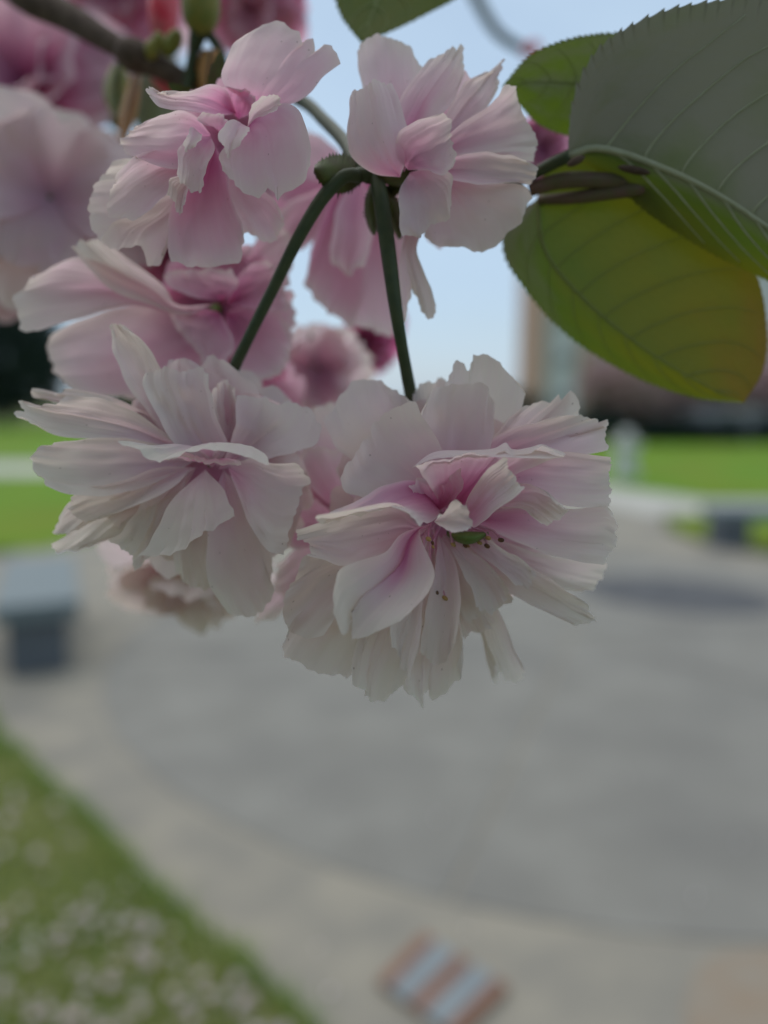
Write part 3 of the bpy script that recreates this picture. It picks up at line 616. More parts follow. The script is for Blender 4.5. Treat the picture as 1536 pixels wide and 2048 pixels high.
receptacle(F1, P3(866, 985, 19), (.05, -.8, .6), .008, .0011, .0026)
sepal_ring(F1, P3(866, 985, 19), (.05, -.8, .6), 5, .009, .0024, 75)
for pts, m in (([(868,1036,8),(858,1060,2),(857,1078,-1)], M_YELLOW), ([(862,1038,8),(850,1070,3),(846,1103,1)], M_YELLOW),
               ([(920,1050,7),(968,1062,4),(976,1076,2)], M_YELLOW), ([(920,1050,7),(970,1078,4),(974,1092,3)], M_BROWN), ([(925,1046,7),(985,1060,3),(1002,1080,1)], M_BROWN),
               ([(860,1050,8),(862,1140,5),(872,1184,4)], M_BROWN), ([(866,1050,8),(880,1150,5),(890,1196,4)], M_YELLOW)):
    stamen(F1, pts, m, .42)
rr = rs(91)
for q_ in range(9):
    a_ = rr.uniform(-1, 1); x_, y_ = 905 + a_ * 62 + rr.uniform(-8, 8), 1082 + rr.uniform(-4, 26) * (1 - .4 * abs(a_))
    stamen(F1, [(900 + a_ * 24, 1044, 8), (902 + a_ * 46, 1064, 5), (x_, y_, rr.uniform(2.5, 5))], M_YELLOW if q_ % 3 else M_BROWN, rr.uniform(.26, .4))
# green leafy carpel
u = np.linspace(0, 1, 14)[:, None]; s = np.linspace(-1, 1, 9)[None]
cx = 893 + 84 * u + 0 * s; cyy = 1066 + 10 * np.sin(u * 3.1) + s * 13 * np.sin(np.pi * (.12 + .8 * u)); cz = 6 - 5 * np.sin(u * 2.6) + 1.6 * s ** 2
mesh_obj('carpel', P3(cx, cyy, cz).reshape(-1, 3), grid_faces(14, 9), M_CARPEL, F1)

# ---- left blossom
F2 = flower((455, 775), 20, 'white blossom at left, nodding beside the largest one, with curled front petal')
f = frame(0, 620, 2.194)
def p2(base, L, T, R, z, **k): k.setdefault('z0', 2); return petal(F2, f, base, L, T, R, z, **k)
p2((780,620),[(640,440),(550,310),(500,180)],[(490,100),(492,55),(510,58),(545,80)],[(790,470),(720,280),(620,135)],(10,8,6),pk=.15,tint=.03,cup=-.8)
p2((950,690),[(930,500),(925,370)],[(935,345),(985,308),(1015,320),(1030,375)],[(1080,600),(1060,450)],(10,9,8),tint=.03)
p2((930,690),[(780,600),(690,470),(625,330)],[(630,290),(720,240),(800,268),(870,250),(915,280)],[(1000,600),(940,450),(925,350)],(9,4,5),pk=.3,tint=.03)
p2((960,700),[(1020,560),(1040,430)],[(1040,375),(1165,378),(1180,400),(1320,410),(1390,460),(1412,520)],[(1150,660),(1300,620),(1385,590)],(9,6,7),pk=.3,tint=.06)
p2((860,640),[(760,520),(600,430),(420,360)],[(290,345),(245,362),(190,365),(142,345),(150,380),(230,405)],[(700,560),(450,470)],(11,10,10),tint=.02)
p2((860,650),[(750,560),(600,450),(400,378)],[(290,372),(240,408),(125,425),(88,402),(105,443),(65,452),(150,500)],[(700,590),(400,565),(250,545)],(9,5,4),pk=.25,tint=.02,cup=-1)
p2((860,660),[(720,600),(550,565),(400,560)],[(250,580),(180,610),(130,650),(142,700),(200,770)],[(650,770),(480,810),(290,812)],(9,4,4),pk=.2,tint=.02)
p2((840,690),[(700,690),(560,740),(420,770)],[(330,800),(300,870),(360,920),(460,900)],[(780,760),(640,840)],(8,5,5),pk=.2,tint=.03,rip=.25)
p2((930,650),[(800,590),(650,590)],[(515,565),(560,590),(640,620),(700,664),(760,642),(820,608),(900,600),(1000,610),(1090,640),(1180,675)],[(1000,590),(1100,600),(1170,640)],(8,-2,-6),pk=.3,tint=.02,lip=4,rip=.25)
p2((930,680),[(820,660),(740,640)],[(720,655),(800,640),(870,668),(960,675),(1060,680)],[(1000,650),(1050,660)],(8,2,0),pk=.75,pl=.8,tint=.1,rip=.2)
p2((1000,690),[(1100,650),(1200,675)],[(1290,670),(1335,700),(1360,760),(1320,830),(1280,900),(1265,980),(1245,1075)],[(1040,800),(1100,950),(1180,1060)],(8,1,1),pk=.35,tint=.05)
p2((980,700),[(1120,850),(1190,1000)],[(1195,1100),(1190,1250),(1150,1330),(1095,1350),(1000,1330)],[(930,850),(910,1000),(920,1200)],(9,5,6),pk=.3,tint=.04)
p2((900,700),[(760,830),(690,960),(640,1050)],[(600,1080),(690,1095),(760,1060),(850,1010),(950,940),(1030,905)],[(960,760),(1000,830)],(8,1,-2),pk=.25,tint=.03,rip=.3)
p2((920,720),[(800,900),(760,1050)],[(770,1150),(830,1210),(900,1230),(940,1210)],[(960,850),(930,1000)],(10,9,9),pk=.2,tint=.03)
p2((830,700),[(650,780),(600,880),(520,980)],[(478,1010),(540,1050),(592,1080),(590,1150),(650,1090)],[(800,800),(720,950)],(9,6,5),pk=.2,tint=.02)
p2((800,700),[(600,770),(400,800),(300,840)],[(265,900),(232,975),(300,990),(420,915)],[(720,800),(600,860)],(10,8,8),pk=.2,tint=.01)
p2((800,720),[(600,800),(400,900),(300,980)],[(225,1025),(245,1065),(330,1050),(420,1020),(475,1005)],[(750,850),(600,950)],(11,10,10),pk=.2,tint=.01)
p2((860,690),[(700,720),(560,790)],[(480,830),(470,900),(520,960),(600,900)],[(820,760),(720,830)],(10,7,7),pk=.2,tint=.02)
rosette(F2, P3(420, 930, 15), (-.05, -.1, .95), .0185, [(9, 96, 1.0, .55), (8, 84, .9, .5)], tint=.05, pk=.5, seed=8, skip=lambda d: d.dot(-CF) > .4)
receptacle(F2, P3(430, 900, 21), (-.05, -.8, .6), .009, .0011, .0026)
sepal_ring(F2, P3(430, 900, 21), (-.05, -.8, .6), 5, .009, .0024, 75)

# ---- upper left blossom
F3 = flower((410, 170), 26, 'pink blossom at upper left with a notched upright petal against the sky')
f = frame(160, 20, 2.743)
def p3(base, L, T, R, z, **k): k.setdefault('z0', 2); k.setdefault('tint', .16); k.setdefault('rip', .3); k.setdefault('pk', .45); return petal(F3, f, base, L, T, R, z, **k)
p3((960,520),[(800,420),(775,360),(800,280),(840,190)],[(900,140),(1000,80),(1080,55),(1120,65),(1160,100),(1200,120),(1220,195),(1245,165),(1280,155),(1285,235),(1340,185),(1385,195),(1410,240),(1430,295)],[(1150,520),(1260,460),(1340,360)],(8,4,4),pk=.38,tint=.2,rip=.3,frill=1.0,nv=130)
p3((860,570),[(790,430),(700,410),(600,440),(540,450)],[(500,465),(430,450),(395,425),(375,440),(385,480)],[(740,580),(640,560),(500,550),(430,520)],(8,1,-1),pk=.75,pl=.5,tint=.08,cup=-1)
p3((870,600),[(760,480),(800,420)],[(850,430),(930,440),(960,480)],[(950,560)],(10,6,5),pk=.6,pl=.8,tint=.25)
p3((920,640),[(1000,560),(1120,510),(1200,550),(1255,680)],[(1265,850),(1220,940),(1105,1025),(1085,1060),(1030,970),(985,1030),(910,1000),(850,960),(780,880)],[(830,720),(770,800)],(5,-2,-2),pk=.7,pl=.45,tint=.14)
p3((920,640),[(930,560),(960,500)],[(1000,470),(1080,470),(1120,520),(1060,560)],[(960,600)],(2,-3,-4),pk=.2,tint=.08,rip=.2,nu=14,nv=22)
p3((900,630),[(840,600),(770,660)],[(758,710),(785,770),(810,812),(850,750),(910,690)],[(930,650)],(1,-4,-5),pk=.2,tint=.06,rip=.2,nu=14,nv=24)
p3((800,700),[(740,650),(640,600)],[(670,560),(740,560),(810,600),(830,650)],[(840,680)],(4,0,-1),pk=.4,pl=.8,tint=.22,rip=.2,nu=14,nv=24)
p3((720,690),[(640,590),(560,550),(450,575)],[(330,640),(250,690),(215,735),(245,780),(300,800)],[(650,800),(530,870),(400,850)],(7,2,3),tint=.16)
p3((720,720),[(600,780),(400,770),(290,800)],[(200,900),(155,1020),(160,1120),(200,1150),(330,1140)],[(650,850),(530,950),(430,1060)],(8,3,3),tint=.18,rip=.22)
p3((700,750),[(500,780),(300,810)],[(180,830),(90,950),(50,1090),(70,1220),(110,1270)],[(650,1000),(450,1150),(250,1250)],(10,10,10),tint=.04,pk=.2,rip=.18)
p3((720,760),[(560,950),(350,1100),(200,1160)],[(110,1260),(210,1320),(330,1300),(370,1400),(430,1390),(480,1300),(490,1190)],[(700,950),(600,1100)],(9,7,8),tint=.08,pk=.3)
p3((740,740),[(560,950),(480,1150),(480,1300)],[(500,1380),(600,1420),(750,1410),(870,1390),(900,1230)],[(790,850),(820,1000),(870,1130)],(8,5,6),pk=.65,pl=.6,tint=.25)
p3((780,740),[(820,900),(800,1000),(830,1120)],[(860,1230),(950,1230),(1050,1280),(1120,1180),(1100,1100)],[(900,900),(1040,1020)],(8,7,8),tint=.22)
p3((720,700),[(600,700),(540,760)],[(530,900),(590,980),(660,1010),(680,960)],[(740,760),(690,860)],(4,-1,-2),pk=.4,tint=.12,rip=.25)
p3((700,800),[(560,900),(490,930)],[(480,1000),(520,1080),(550,1130),(580,1050)],[(640,900),(590,980)],(5,1,1),pk=.3,tint=.06,rip=.2)
p3((640,660),[(610,640),(590,690)],[(565,740),(590,780),(640,740)],[(670,690)],(2,-2,-3),pk=.2,tint=.06,rip=.15,nu=12,nv=18)
rosette(F3, P3(478, 292, 19), (-.05, -.15, .95), .0112, [(8, 86, .95, .5), (7, 74, .9, .45)], tint=.22, pk=.5, seed=12)
receptacle(F3, P3(430, 215, 25), (.1, -.7, .6), .008, .0011, .0025); sepal_ring(F3, P3(430, 215, 25), (.1, -.7, .6), 5, .009, .0024, 80)

# ---- upper right blossom
F4 = flower((800, 350), 16, 'pale pink blossom at top centre seen from behind, beside the large leaf')
f = frame(560, 0, 2.498)
def p4(base, L, T, R, z, **k): k.setdefault('z0', 3); k.setdefault('tint', .15); k.setdefault('pk', .45); k.setdefault('rip', .35); return petal(F4, f, base, L, T, R, z, **k)
p4((600,860),[(440,700),(410,450),(390,320)],[(385,260),(400,200),(460,178),(540,175),(640,220),(690,290),(712,335)],[(680,700),(700,480)],(7,11,11),tint=.11)
p4((620,860),[(560,700),(600,500),(680,370)],[(740,300),(840,235),(870,220),(885,258),(905,215),(928,240),(915,300),(930,370),(900,410)],[(700,700),(840,540)],(5,7,8),tint=.12,streak=.2)
p4((680,850),[(840,560),(920,420)],[(1000,380),(1080,340),(1125,290),(1110,350),(1095,400),(1080,450)],[(820,720),(960,600),(1050,520)],(6,8,9),tint=.1)
p4((700,850),[(900,620),(1080,500)],[(1110,440),(1150,415),(1190,425),(1180,500),(1250,620),(1290,720),(1260,760)],[(850,780),(1050,770)],(6,6,6),tint=.1)
p4((720,850),[(880,700),(1000,640)],[(1180,560),(1240,640),(1285,740),(1270,810)],[(900,810),(1100,800)],(8,10,10),tint=.12)
p4((600,885),[(480,870),(365,790),(330,680),(340,560)],[(358,500),(372,440),(410,435),(480,400),(560,420)],[(640,750),(620,560)],(4,-1,2),tint=.11,cup=2)
p4((640,850),[(570,760),(600,660),(700,600)],[(790,570),(850,590),(868,700),(880,800)],[(720,850),(830,870)],(4,0,0),tint=.1,pk=.5,pl=.6)
p4((650,860),[(600,950),(600,1100)],[(610,1180),(700,1180),(760,1120),(840,1090),(852,980)],[(740,840),(862,872)],(5,1,2),tint=.09)
p4((720,860),[(880,780),(1050,760)],[(1230,800),(1290,850),(1265,920),(1150,910)],[(860,900),(1000,920)],(6,3,4),tint=.1)
p4((720,880),[(900,880),(1100,920),(1230,930)],[(1262,990),(1210,1100),(1120,1200),(1010,1270),(900,1230),(780,1230),(720,1180)],[(760,960),(740,1080)],(7,6,7),tint=.12,pk=.5)
p4((680,900),[(640,1050),(600,1300),(600,1450)],[(615,1640),(640,1580),(650,1440),(690,1500),(740,1600),(770,1590),(765,1500)],[(720,1100),(680,1240),(720,1350)],(8,9,10),tint=.08,cup=-.6,rip=.25)
rosette(F4, P3(860, 330, 18), (.5, .2, -.8), .016, [(7, 60, .9, .42), (6, 35, .8, .4)], tint=.15, pk=.5, seed=15)
receptacle(F4, P3(812, 345, 12), (.7, .2, -.5), .006, .001, .0022); sepal_ring(F4, P3(812, 345, 12), (.7, .2, -.5), 5, .007, .0018, 85)

# ---- left middle blossom
F5 = flower((470, 640), 45, 'pink blossom at middle left behind the white one, with a long pale petal')
f = frame(0, 0, 2.694)
def p5(base, L, T, R, z, **k): k.setdefault('z0', 18); k.setdefault('rip', .35); k.setdefault('tint', .12); k.setdefault('pk', .4); return petal(F5, f, base, L, T, R, z, **k)
p5((1150,1640),[(950,1640),(900,1560),(750,1430)],[(600,1325),(520,1290),(440,1288),(380,1330),(430,1390)],[(1000,1700),(800,1640),(600,1560)],(8,5,3),tint=.05,pk=.15)
p5((1150,1680),[(950,1640),(760,1520),(600,1440),(430,1385)],[(270,1440),(150,1520),(65,1600),(90,1690),(110,1770),(200,1785)],[(1000,1700),(700,1645),(450,1715)],(9,5,4),tint=.14,pk=.3,streak=.15)
p5((1180,1700),[(900,1670),(700,1650),(500,1700)],[(280,1800),(240,1900),(320,2040),(420,2120)],[(1100,1950),(800,2100),(600,2140)],(12,12,12),tint=.2,pk=.3)
p5((1180,1680),[(1000,1650),(900,1630)],[(870,1650),(960,1760),(1060,1900),(1120,2020),(1200,2000)],[(1220,1750),(1260,1850)],(9,7,8),tint=.3,pk=.5)
p5((1200,1620),[(1050,1600),(900,1530)],[(880,1480),(960,1440),(1100,1450),(1250,1450)],[(1280,1540)],(9,7,7),tint=.28,pk=.6)
p5((1220,1640),[(1280,1500),(1360,1420)],[(1440,1400),(1510,1450),(1545,1560),(1550,1680)],[(1300,1650),(1450,1680)],(10,10,10),tint=.35,pk=.6)
p5((1220,1680),[(1350,1650),(1500,1680)],[(1560,1760),(1575,1880),(1520,2020),(1400,2060)],[(1220,1850),(1280,2000)],(11,11,12),tint=.3,pk=.5)
p5((1200,1700),[(1180,1850),(1100,1980)],[(1060,2080),(1200,2150),(1350,2140),(1420,2080)],[(1280,1850),(1380,1980)],(12,13,14),tint=.3,pk=.4)
p5((1150,1750),[(900,1780),(700,1850)],[(560,1950),(560,2080),(700,2150),(900,2130)],[(1120,1900),(1050,2050)],(14,15,16),tint=.22,pk=.4)
rosette(F5, P3(432, 620, 33), (-.05, -.1, .95), .0125, [(8, 92, 1.0, .55), (7, 80, .9, .5)], tint=.3, pk=.5, seed=18)
p5((1250,1560),[(1330,1400),(1400,1270)],[(1470,1200),(1560,1250),(1585,1400),(1560,1540)],[(1400,1600)],(13,14,14),tint=.3)
p5((1240,1660),[(1380,1600),(1480,1560)],[(1575,1560),(1600,1700),(1570,1830)],[(1400,1760)],(13,14,15),tint=.32)
ellipsoid('pistil', P3(432, 620, 32), V3((0, 0, 1)), .0012, .0012, M_CARPEL, F5)
receptacle(F5, P3(440, 560, 42), (0, -.8, .6), .008, .0011, .0025)

# ---- blossoms behind, softly out of focus
def back_flower(px, py, z, axis, R, tint, pk, seed, label, layers=None, pl=.6):
    o = flower((px, py), z, label); c = P3(px, py, z)
    rosette(o, c, axis, R, layers or [(8, 88, 1.0, .46), (8, 62, .92, .42), (7, 38, .8, .38), (5, 18, .62, .32)], tint=tint, pk=pk, pl=pl, seed=seed)
    a = np.array(axis, float); receptacle(o, c, axis, .009, .0011, .0026); sepal_ring(o, c, axis, 5, .009, .0022, 80, seed=seed)
    return o
F8 = flower((700, 330), 42, 'dusky pink hanging blossom behind the two green stalks')
f = frame(560, 0, 2.498)
def p8(base, L, T, R, z, **k): k.setdefault('z0', 38); k.setdefault('tint', .42); k.setdefault('pk', .35); return petal(F8, f, base, L, T, R, z, nu=16, nv=30, **k)
p8((380,850),[(250,1000),(170,1200)],[(140,1330),(125,1420),(190,1520),(280,1590),(360,1640)],[(420,1100),(430,1400)],(8,2,0))
p8((420,850),[(330,1100),(310,1400)],[(340,1620),(440,1640),(560,1680),(610,1580)],[(560,1000),(620,1300)],(9,6,6),tint=.3)
p8((380,900),[(300,760),(200,680)],[(120,650),(40,760),(0,900),(0,1000)],[(300,950),(150,1050)],(9,10,10),tint=.3)
p8((380,900),[(250,930),(100,980)],[(0,1050),(-20,1180),(20,1250),(110,1250)],[(300,1050),(200,1180)],(7,4,3),tint=.33)
p8((450,860),[(550,1000),(560,1250)],[(580,1480),(640,1430),(660,1300)],[(600,900),(680,1100)],(10,12,12),tint=.2)
p8((400,860),[(300,1000),(260,1150)],[(250,1300),(330,1380),(420,1330)],[(450,1000),(460,1200)],(6,-3,-4),tint=.24)
p8((300,950),[(150,900),(0,880)],[(-150,930),(-170,1080),(-110,1200),(0,1255)],[(200,1150)],(10,12,12),tint=.34)
rosette(F8, P3(720, 380, 52), (0, -.8, .3), .014, [(6, 80, 1, .5), (5, 50, .9, .45)], tint=.28, pk=.4, seed=31, skip=lambda d: d.dot(-CF) > .1)
F10 = flower((690, 1000), 40, 'pink blossom in shade between the two white blossoms')
f = frame(540, 680, 2.1333)
def p10(base, L, T, R, z, **k): k.setdefault('z0', 22); k.setdefault('pk', .3); return petal(F10, f, base, L, T, R, z, nu=16, nv=30, **k)
p10((330,760),[(250,700),(150,600)],[(105,500),(150,462),(240,455),(330,485),(360,540)],[(400,640)],(4,0,0),tint=.28)
p10((330,700),[(240,560),(170,450)],[(140,350),(190,290),(260,270),(330,320)],[(380,560)],(6,8,8),tint=.1)
p10((330,780),[(220,700),(120,640)],[(60,650),(40,760),(60,860),(120,900)],[(250,860)],(5,3,2),tint=.34)
p10((340,800),[(200,850),(100,900)],[(30,960),(20,1060),(60,1120)],[(300,900),(180,1050)],(6,5,5),tint=.22)
p10((330,800),[(150,950),(0,1080)],[(-40,1130),(-60,1200),(0,1190),(80,1150)],[(250,1000)],(8,8,8),tint=.12)
rosette(F10, P3(690, 1000, 38), (-.1, -.3, .9), .013, [(7, 95, 1, .5), (6, 70, .9, .45)], tint=.25, pk=.4, seed=38, skip=lambda d: d.dot(-CF) > .35)
back_flower(350, 500, 78, (-.1, -.6, .7), .018, .3, .4, 43, 'shaded pink blossom deep behind the two left blossoms', [(7, 80, 1, .55), (6, 50, .9, .5)])
back_flower(470, 780, 62, (0, -.7, .6), .0185, .28, .4, 44, 'rosy blossom behind the top petals of the left white blossom', [(7, 80, 1, .55), (6, 50, .9, .5)])
back_flower(600, 372, 72, (-.1, -.4, .9), .0125, .3, .35, 45, 'dusky blossom blurred behind the toothed green bracts', [(7, 85, 1, .6), (5, 60, .85, .5)])
big = [(7, 88, 1.0, .6), (6, 68, .88, .52), (4, 40, .6, .4)]
back_flower(100, 395, 66, (.25, .0, .95), .0252, .07, .28, 32, 'pale pink blossom out of focus at the left edge', [(7, 88, 1.0, .6), (6, 74, .85, .55)], .35)
back_flower(20, 545, 84, (.2, -.5, .8), .0145, .14, .4, 41, 'dull pink blossom out of focus below the left edge blossom', big)
back_flower(58, 168, 125, (0, .1, 1), .034, .2, .62, 33, 'deep pink blossom out of focus in the top left corner', big, .5)
back_flower(235, -30, 165, (0, -.4, .9), .032, .2, .5, 34, 'mauve pink blossom above the dark branch at the top edge', big)
back_flower(505, 10, 105, (.1, -.7, .5), .017, .32, .35, 35, 'dusky pink blossom at the top edge right of the bud', big)
back_flower(640, 740, 74, (-.05, -.35, .9), .0125, .08, .4, 36, 'small pale pink blossom hanging between the two stalks', [(6, 80, 1, .55), (5, 60, .8, .5)])
back_flower(728, 676, 112, (.1, -.6, .6), .0125, .62, .4, 37, 'magenta blossom blurred just left of the long stalk', [(6, 66, 1, .5), (5, 40, .9, .45), (4, 20, .7, .4)])
back_flower(385, 1120, 62, (0, -.75, .5), .0195, .03, .16, 39, 'pale drooping blossom blurred below the left white blossom', [(7, 78, 1.0, .5), (6, 50, .95, .46), (5, 28, .8, .4)])
back_flower(1080, 295, 76, (.2, -.3, .8), .0085, .42, .4, 40, 'small mauve blossom peeping out between the two right leaves', big)

# ------------------------------------------------------------------ stalks, bracts, branch
pz = lambda pts: [P3(*p) for p in pts]
def px_r(px, z=0): return px / FPX * (D + z * 1e-3)
tube('pedicel', pz([(722,352,10),(690,352,9),(650,390,9),(600,470,10),(545,580,12),(500,670,14),(462,752,17),(442,830,20),(432,890,22)]), [px_r(14,9),px_r(14,9),px_r(13,9),px_r(12,10),px_r(11.5,12),px_r(11,14),px_r(12,16),px_r(13,20),px_r(15,21)], M_STEM, F2, 12, 60)
tube('pedicel', pz([(752,350,10),(762,400,9),(776,500,9),(792,620,10),(805,700,12),(820,780,15),(838,860,18),(852,930,21)]), [px_r(15,9),px_r(17,9),px_r(16,9),px_r(14,10),px_r(12,12),px_r(13,15),px_r(15,18),px_r(20,21)], M_STEM, F1, 12, 60)
spray = empty('flower_stalk', P3(735, 345, 11), 'short green stalk where the two long flower stems meet', 'stalk')
tube('stalk', pz([(350,150,58),(450,160,52),(600,200,38),(650,243,30),(690,285,22),(716,330,13),(740,352,10)]), [px_r(15,55),px_r(13,50),px_r(13,38),px_r(13,30),px_r(14,22),px_r(15,13),px_r(17,10)], M_STEM, spray, 10, 40)
ellipsoid('node', P3(735, 350, 10), V3((1, -.1, 0)), px_r(40, 10), px_r(15, 10), M_STEM, spray)
def bract(parent, base, tip, wpx, z, seed, bow=0):
    b, t = np.array(base, float), np.array(tip, float); u = np.linspace(0, 1, 60)[:, None]; s = np.linspace(-1, 1, 9)[None]
    d = t - b; nrm = np.array([d[1], -d[0]]) / np.linalg.norm(d)
    prof = np.sin(np.pi * np.clip(u * .86 + .1, 0, 1)) ** .8; tooth = 1 + (.12 + .45 * np.abs(smooth_noise(60, 17, seed + 40))[:, None]) * ((u * 15) % 1) ** 1.5 * (np.abs(s) > .9)
    q = b + u[..., None] * d + nrm * (bow * np.sin(np.pi * u))[..., None] + nrm * (prof * s * wpx * tooth)[..., None]
    zz = z[0] + (z[1] - z[0]) * u + 1.6 * s ** 2 + .3 * np.sin(9 * u + seed)
    mesh_obj('bract', P3(q[..., 0], q[..., 1], zz).reshape(-1, 3), grid_faces(60, 9), M_SEPAL, parent)
bract(spray, (726, 350), (628, 338), 37, (11, 6), 1, 4)
bract(spray, (750, 362), (748, 470), 15, (12, 14), 2, -4)
bract(spray, (765, 370), (800, 478), 15, (13, 15), 3, 6)
bract(spray, (700, 345), (642, 366), 17, (13, 11), 4, 0)

br = empty('branch', P3(-40, -60, 75), 'dark woody branch crossing the top left corner', 'branch')
bp = pz([(-260,-260,110),(40,-15,72),(140,35,66),(200,72,62),(262,108,59),(330,140,58),(372,160,57)])
tube('wood', bp, [px_r(40,110),px_r(24,70),px_r(24,66),px_r(27,62),px_r(34,59),px_r(24,58),px_r(12,57)], M_BARK, br, 14, 50)
ellipsoid('spur', P3(270, 112, 57), V3((.9, -.4, 0)), px_r(46, 57), px_r(33, 57), M_BARK, br)
tube('spur_tip', pz([(285,118,57),(330,140,57),(362,158,57),(395,190,57)]), [px_r(26,57),px_r(22,57),px_r(20,57),px_r(10,57)], M_BARK, br, 10, 14)
for k, (x, y, dx, dy, l, wd) in enumerate(((305,98,.3,1,22,15), (345,86,.6,.8,30,17), (318,82,-.2,1,18,12))):
    ellipsoid('bud_scale', P3(x, y, 54), V3((dx, dy, .2)), px_r(l, 54), px_r(wd, 54), M_BUDG, br)
bud = empty('flower_bud', P3(395, 60, 52), 'yellow green bud with green stalk at the top edge', 'bud')
ellipsoid('bud_body', P3(402, 8, 50), V3((.02, 1, 0)), px_r(62, 50), px_r(40, 50), M_BUDG, bud)
tube('bud_neck', pz([(400,52,51),(394,75,52),(388,100,53)]), [px_r(22,51),px_r(17,52),px_r(13,53)], M_STEM, bud, 10, 10)
tube('bud_stalk', pz([(388,98,53),(380,140,54),(374,190,55)]), [px_r(11,53),px_r(10,54),px_r(10,55)], M_STEM, bud, 10, 10)
tube('side_stalk', pz([(405,55,52),(430,85,53),(446,120,54),(450,170,55)]), [px_r(10,52),px_r(10,53),px_r(9,54),px_r(8,55)], M_STEM, bud, 10, 12)
rb = empty('flower_bud', P3(330, 40, 66), 'bright red bud above the branch at the top edge', 'bud')
ellipsoid('bud_body', P3(327, 15, 66), V3((.05, 1, 0)), px_r(72, 66), px_r(31, 66), M_REDBUD, rb); tube('bud_stalk', pz([(322,75,64),(318,105,60)]), [px_r(9,64),px_r(9,60)], M_STEM, rb, 8, 5)
rb = empty('flower_bud', P3(330, 165, 62), 'small red bud below the dark branch tip', 'bud')
ellipsoid('bud_body', P3(328, 168, 64), V3((.7, -.7, 0)), px_r(34, 64), px_r(17, 64), M_REDBUD, rb); tube('bud_stalk', pz([(306,146,62),(290,128,60)]), [px_r(9,64),px_r(9,60)], M_STEM, rb, 8, 5)
yl = empty('young_leaf', P3(420, 170, 50), 'folded bronze young leaf beside the upper left blossom', 'leaf')
u = np.linspace(0, 1, 16)[:, None]; s = np.linspace(-1, 1, 9)[None]
mesh_obj('blade', P3(422 - 10 * u + s * 30 * np.sin(np.pi * (.2 + .7 * u)), 98 + 95 * u + 0 * s, 50 + 4 * s ** 2 + 3 * u).reshape(-1, 3), grid_faces(16, 9), M_BRONZE, yl)
tube('midrib', pz([(422,98,49.6),(417,145,51),(412,193,52.6)]), [px_r(4,50),px_r(3,50),px_r(2,50)], M_STEMR, yl, 6, 10)
yl = empty('young_leaf', P3(262, 190, 64), 'narrow reddish bronze young leaf hanging below the branch', 'leaf')
mesh_obj('blade', P3(272 - 30 * u + s * 17 * np.sin(np.pi * (.15 + .8 * u)), 150 + 150 * u + 0 * s, 64 + 3 * s ** 2 + 3 * u).reshape(-1, 3), grid_faces(16, 9), M_REDBUD if False else M_BRONZE, yl)
tube('midrib', pz([(272,150,63.6),(257,225,65),(243,298,66.5)]), [px_r(4,64),px_r(3,64),px_r(2,64)], M_STEMR, yl, 6, 10)
for lb, (x0_, y0_), (x1_, y1_), wd_, zz_ in (('dark green leaf blurred behind the branch, above the left edge blossom', (190, 40), (250, 270), 62, 120), ('dark leaf blurred behind the bronze young leaf', (330, 90), (300, 290), 60, 130)):
    yl = empty('leaf', P3(x0_, y0_, zz_), lb, 'leaf'); nx_ = np.array([y1_ - y0_, x0_ - x1_]) / math.hypot(x1_ - x0_, y1_ - y0_); w_ = s * wd_ * np.sin(np.pi * (.06 + .9 * u))
    mesh_obj('blade', P3(x0_ + (x1_ - x0_) * u + nx_[0] * w_, y0_ + (y1_ - y0_) * u + nx_[1] * w_, zz_ + 6 * s ** 2 + 5 * u).reshape(-1, 3), grid_faces(16, 9), M_LEAF, yl, attrs={'tone': np.full(144, .1)})
    tube('midrib', pz([(x0_, y0_, zz_ - .5), (x1_, y1_, zz_ + 4.5)]), [px_r(6, zz_), px_r(2, zz_)], M_VEIN2, yl, 6, 8)
yl = empty('young_leaf', P3(235, 130, 70), 'olive green young leaf hanging below the branch', 'leaf')
mesh_obj('blade', P3(235 - 4 * u + s * 27 * np.sin(np.pi * (.12 + .82 * u)), 128 + 105 * u + 0 * s, 70 + 4 * s ** 2).reshape(-1, 3), grid_faces(16, 9), M_BUDG, yl)
tube('midrib', pz([(235,128,69.6),(233,180,69.6),(231,230,69.6)]), [px_r(4,70),px_r(3,70),px_r(2,70)], M_STEM, yl, 6, 10)

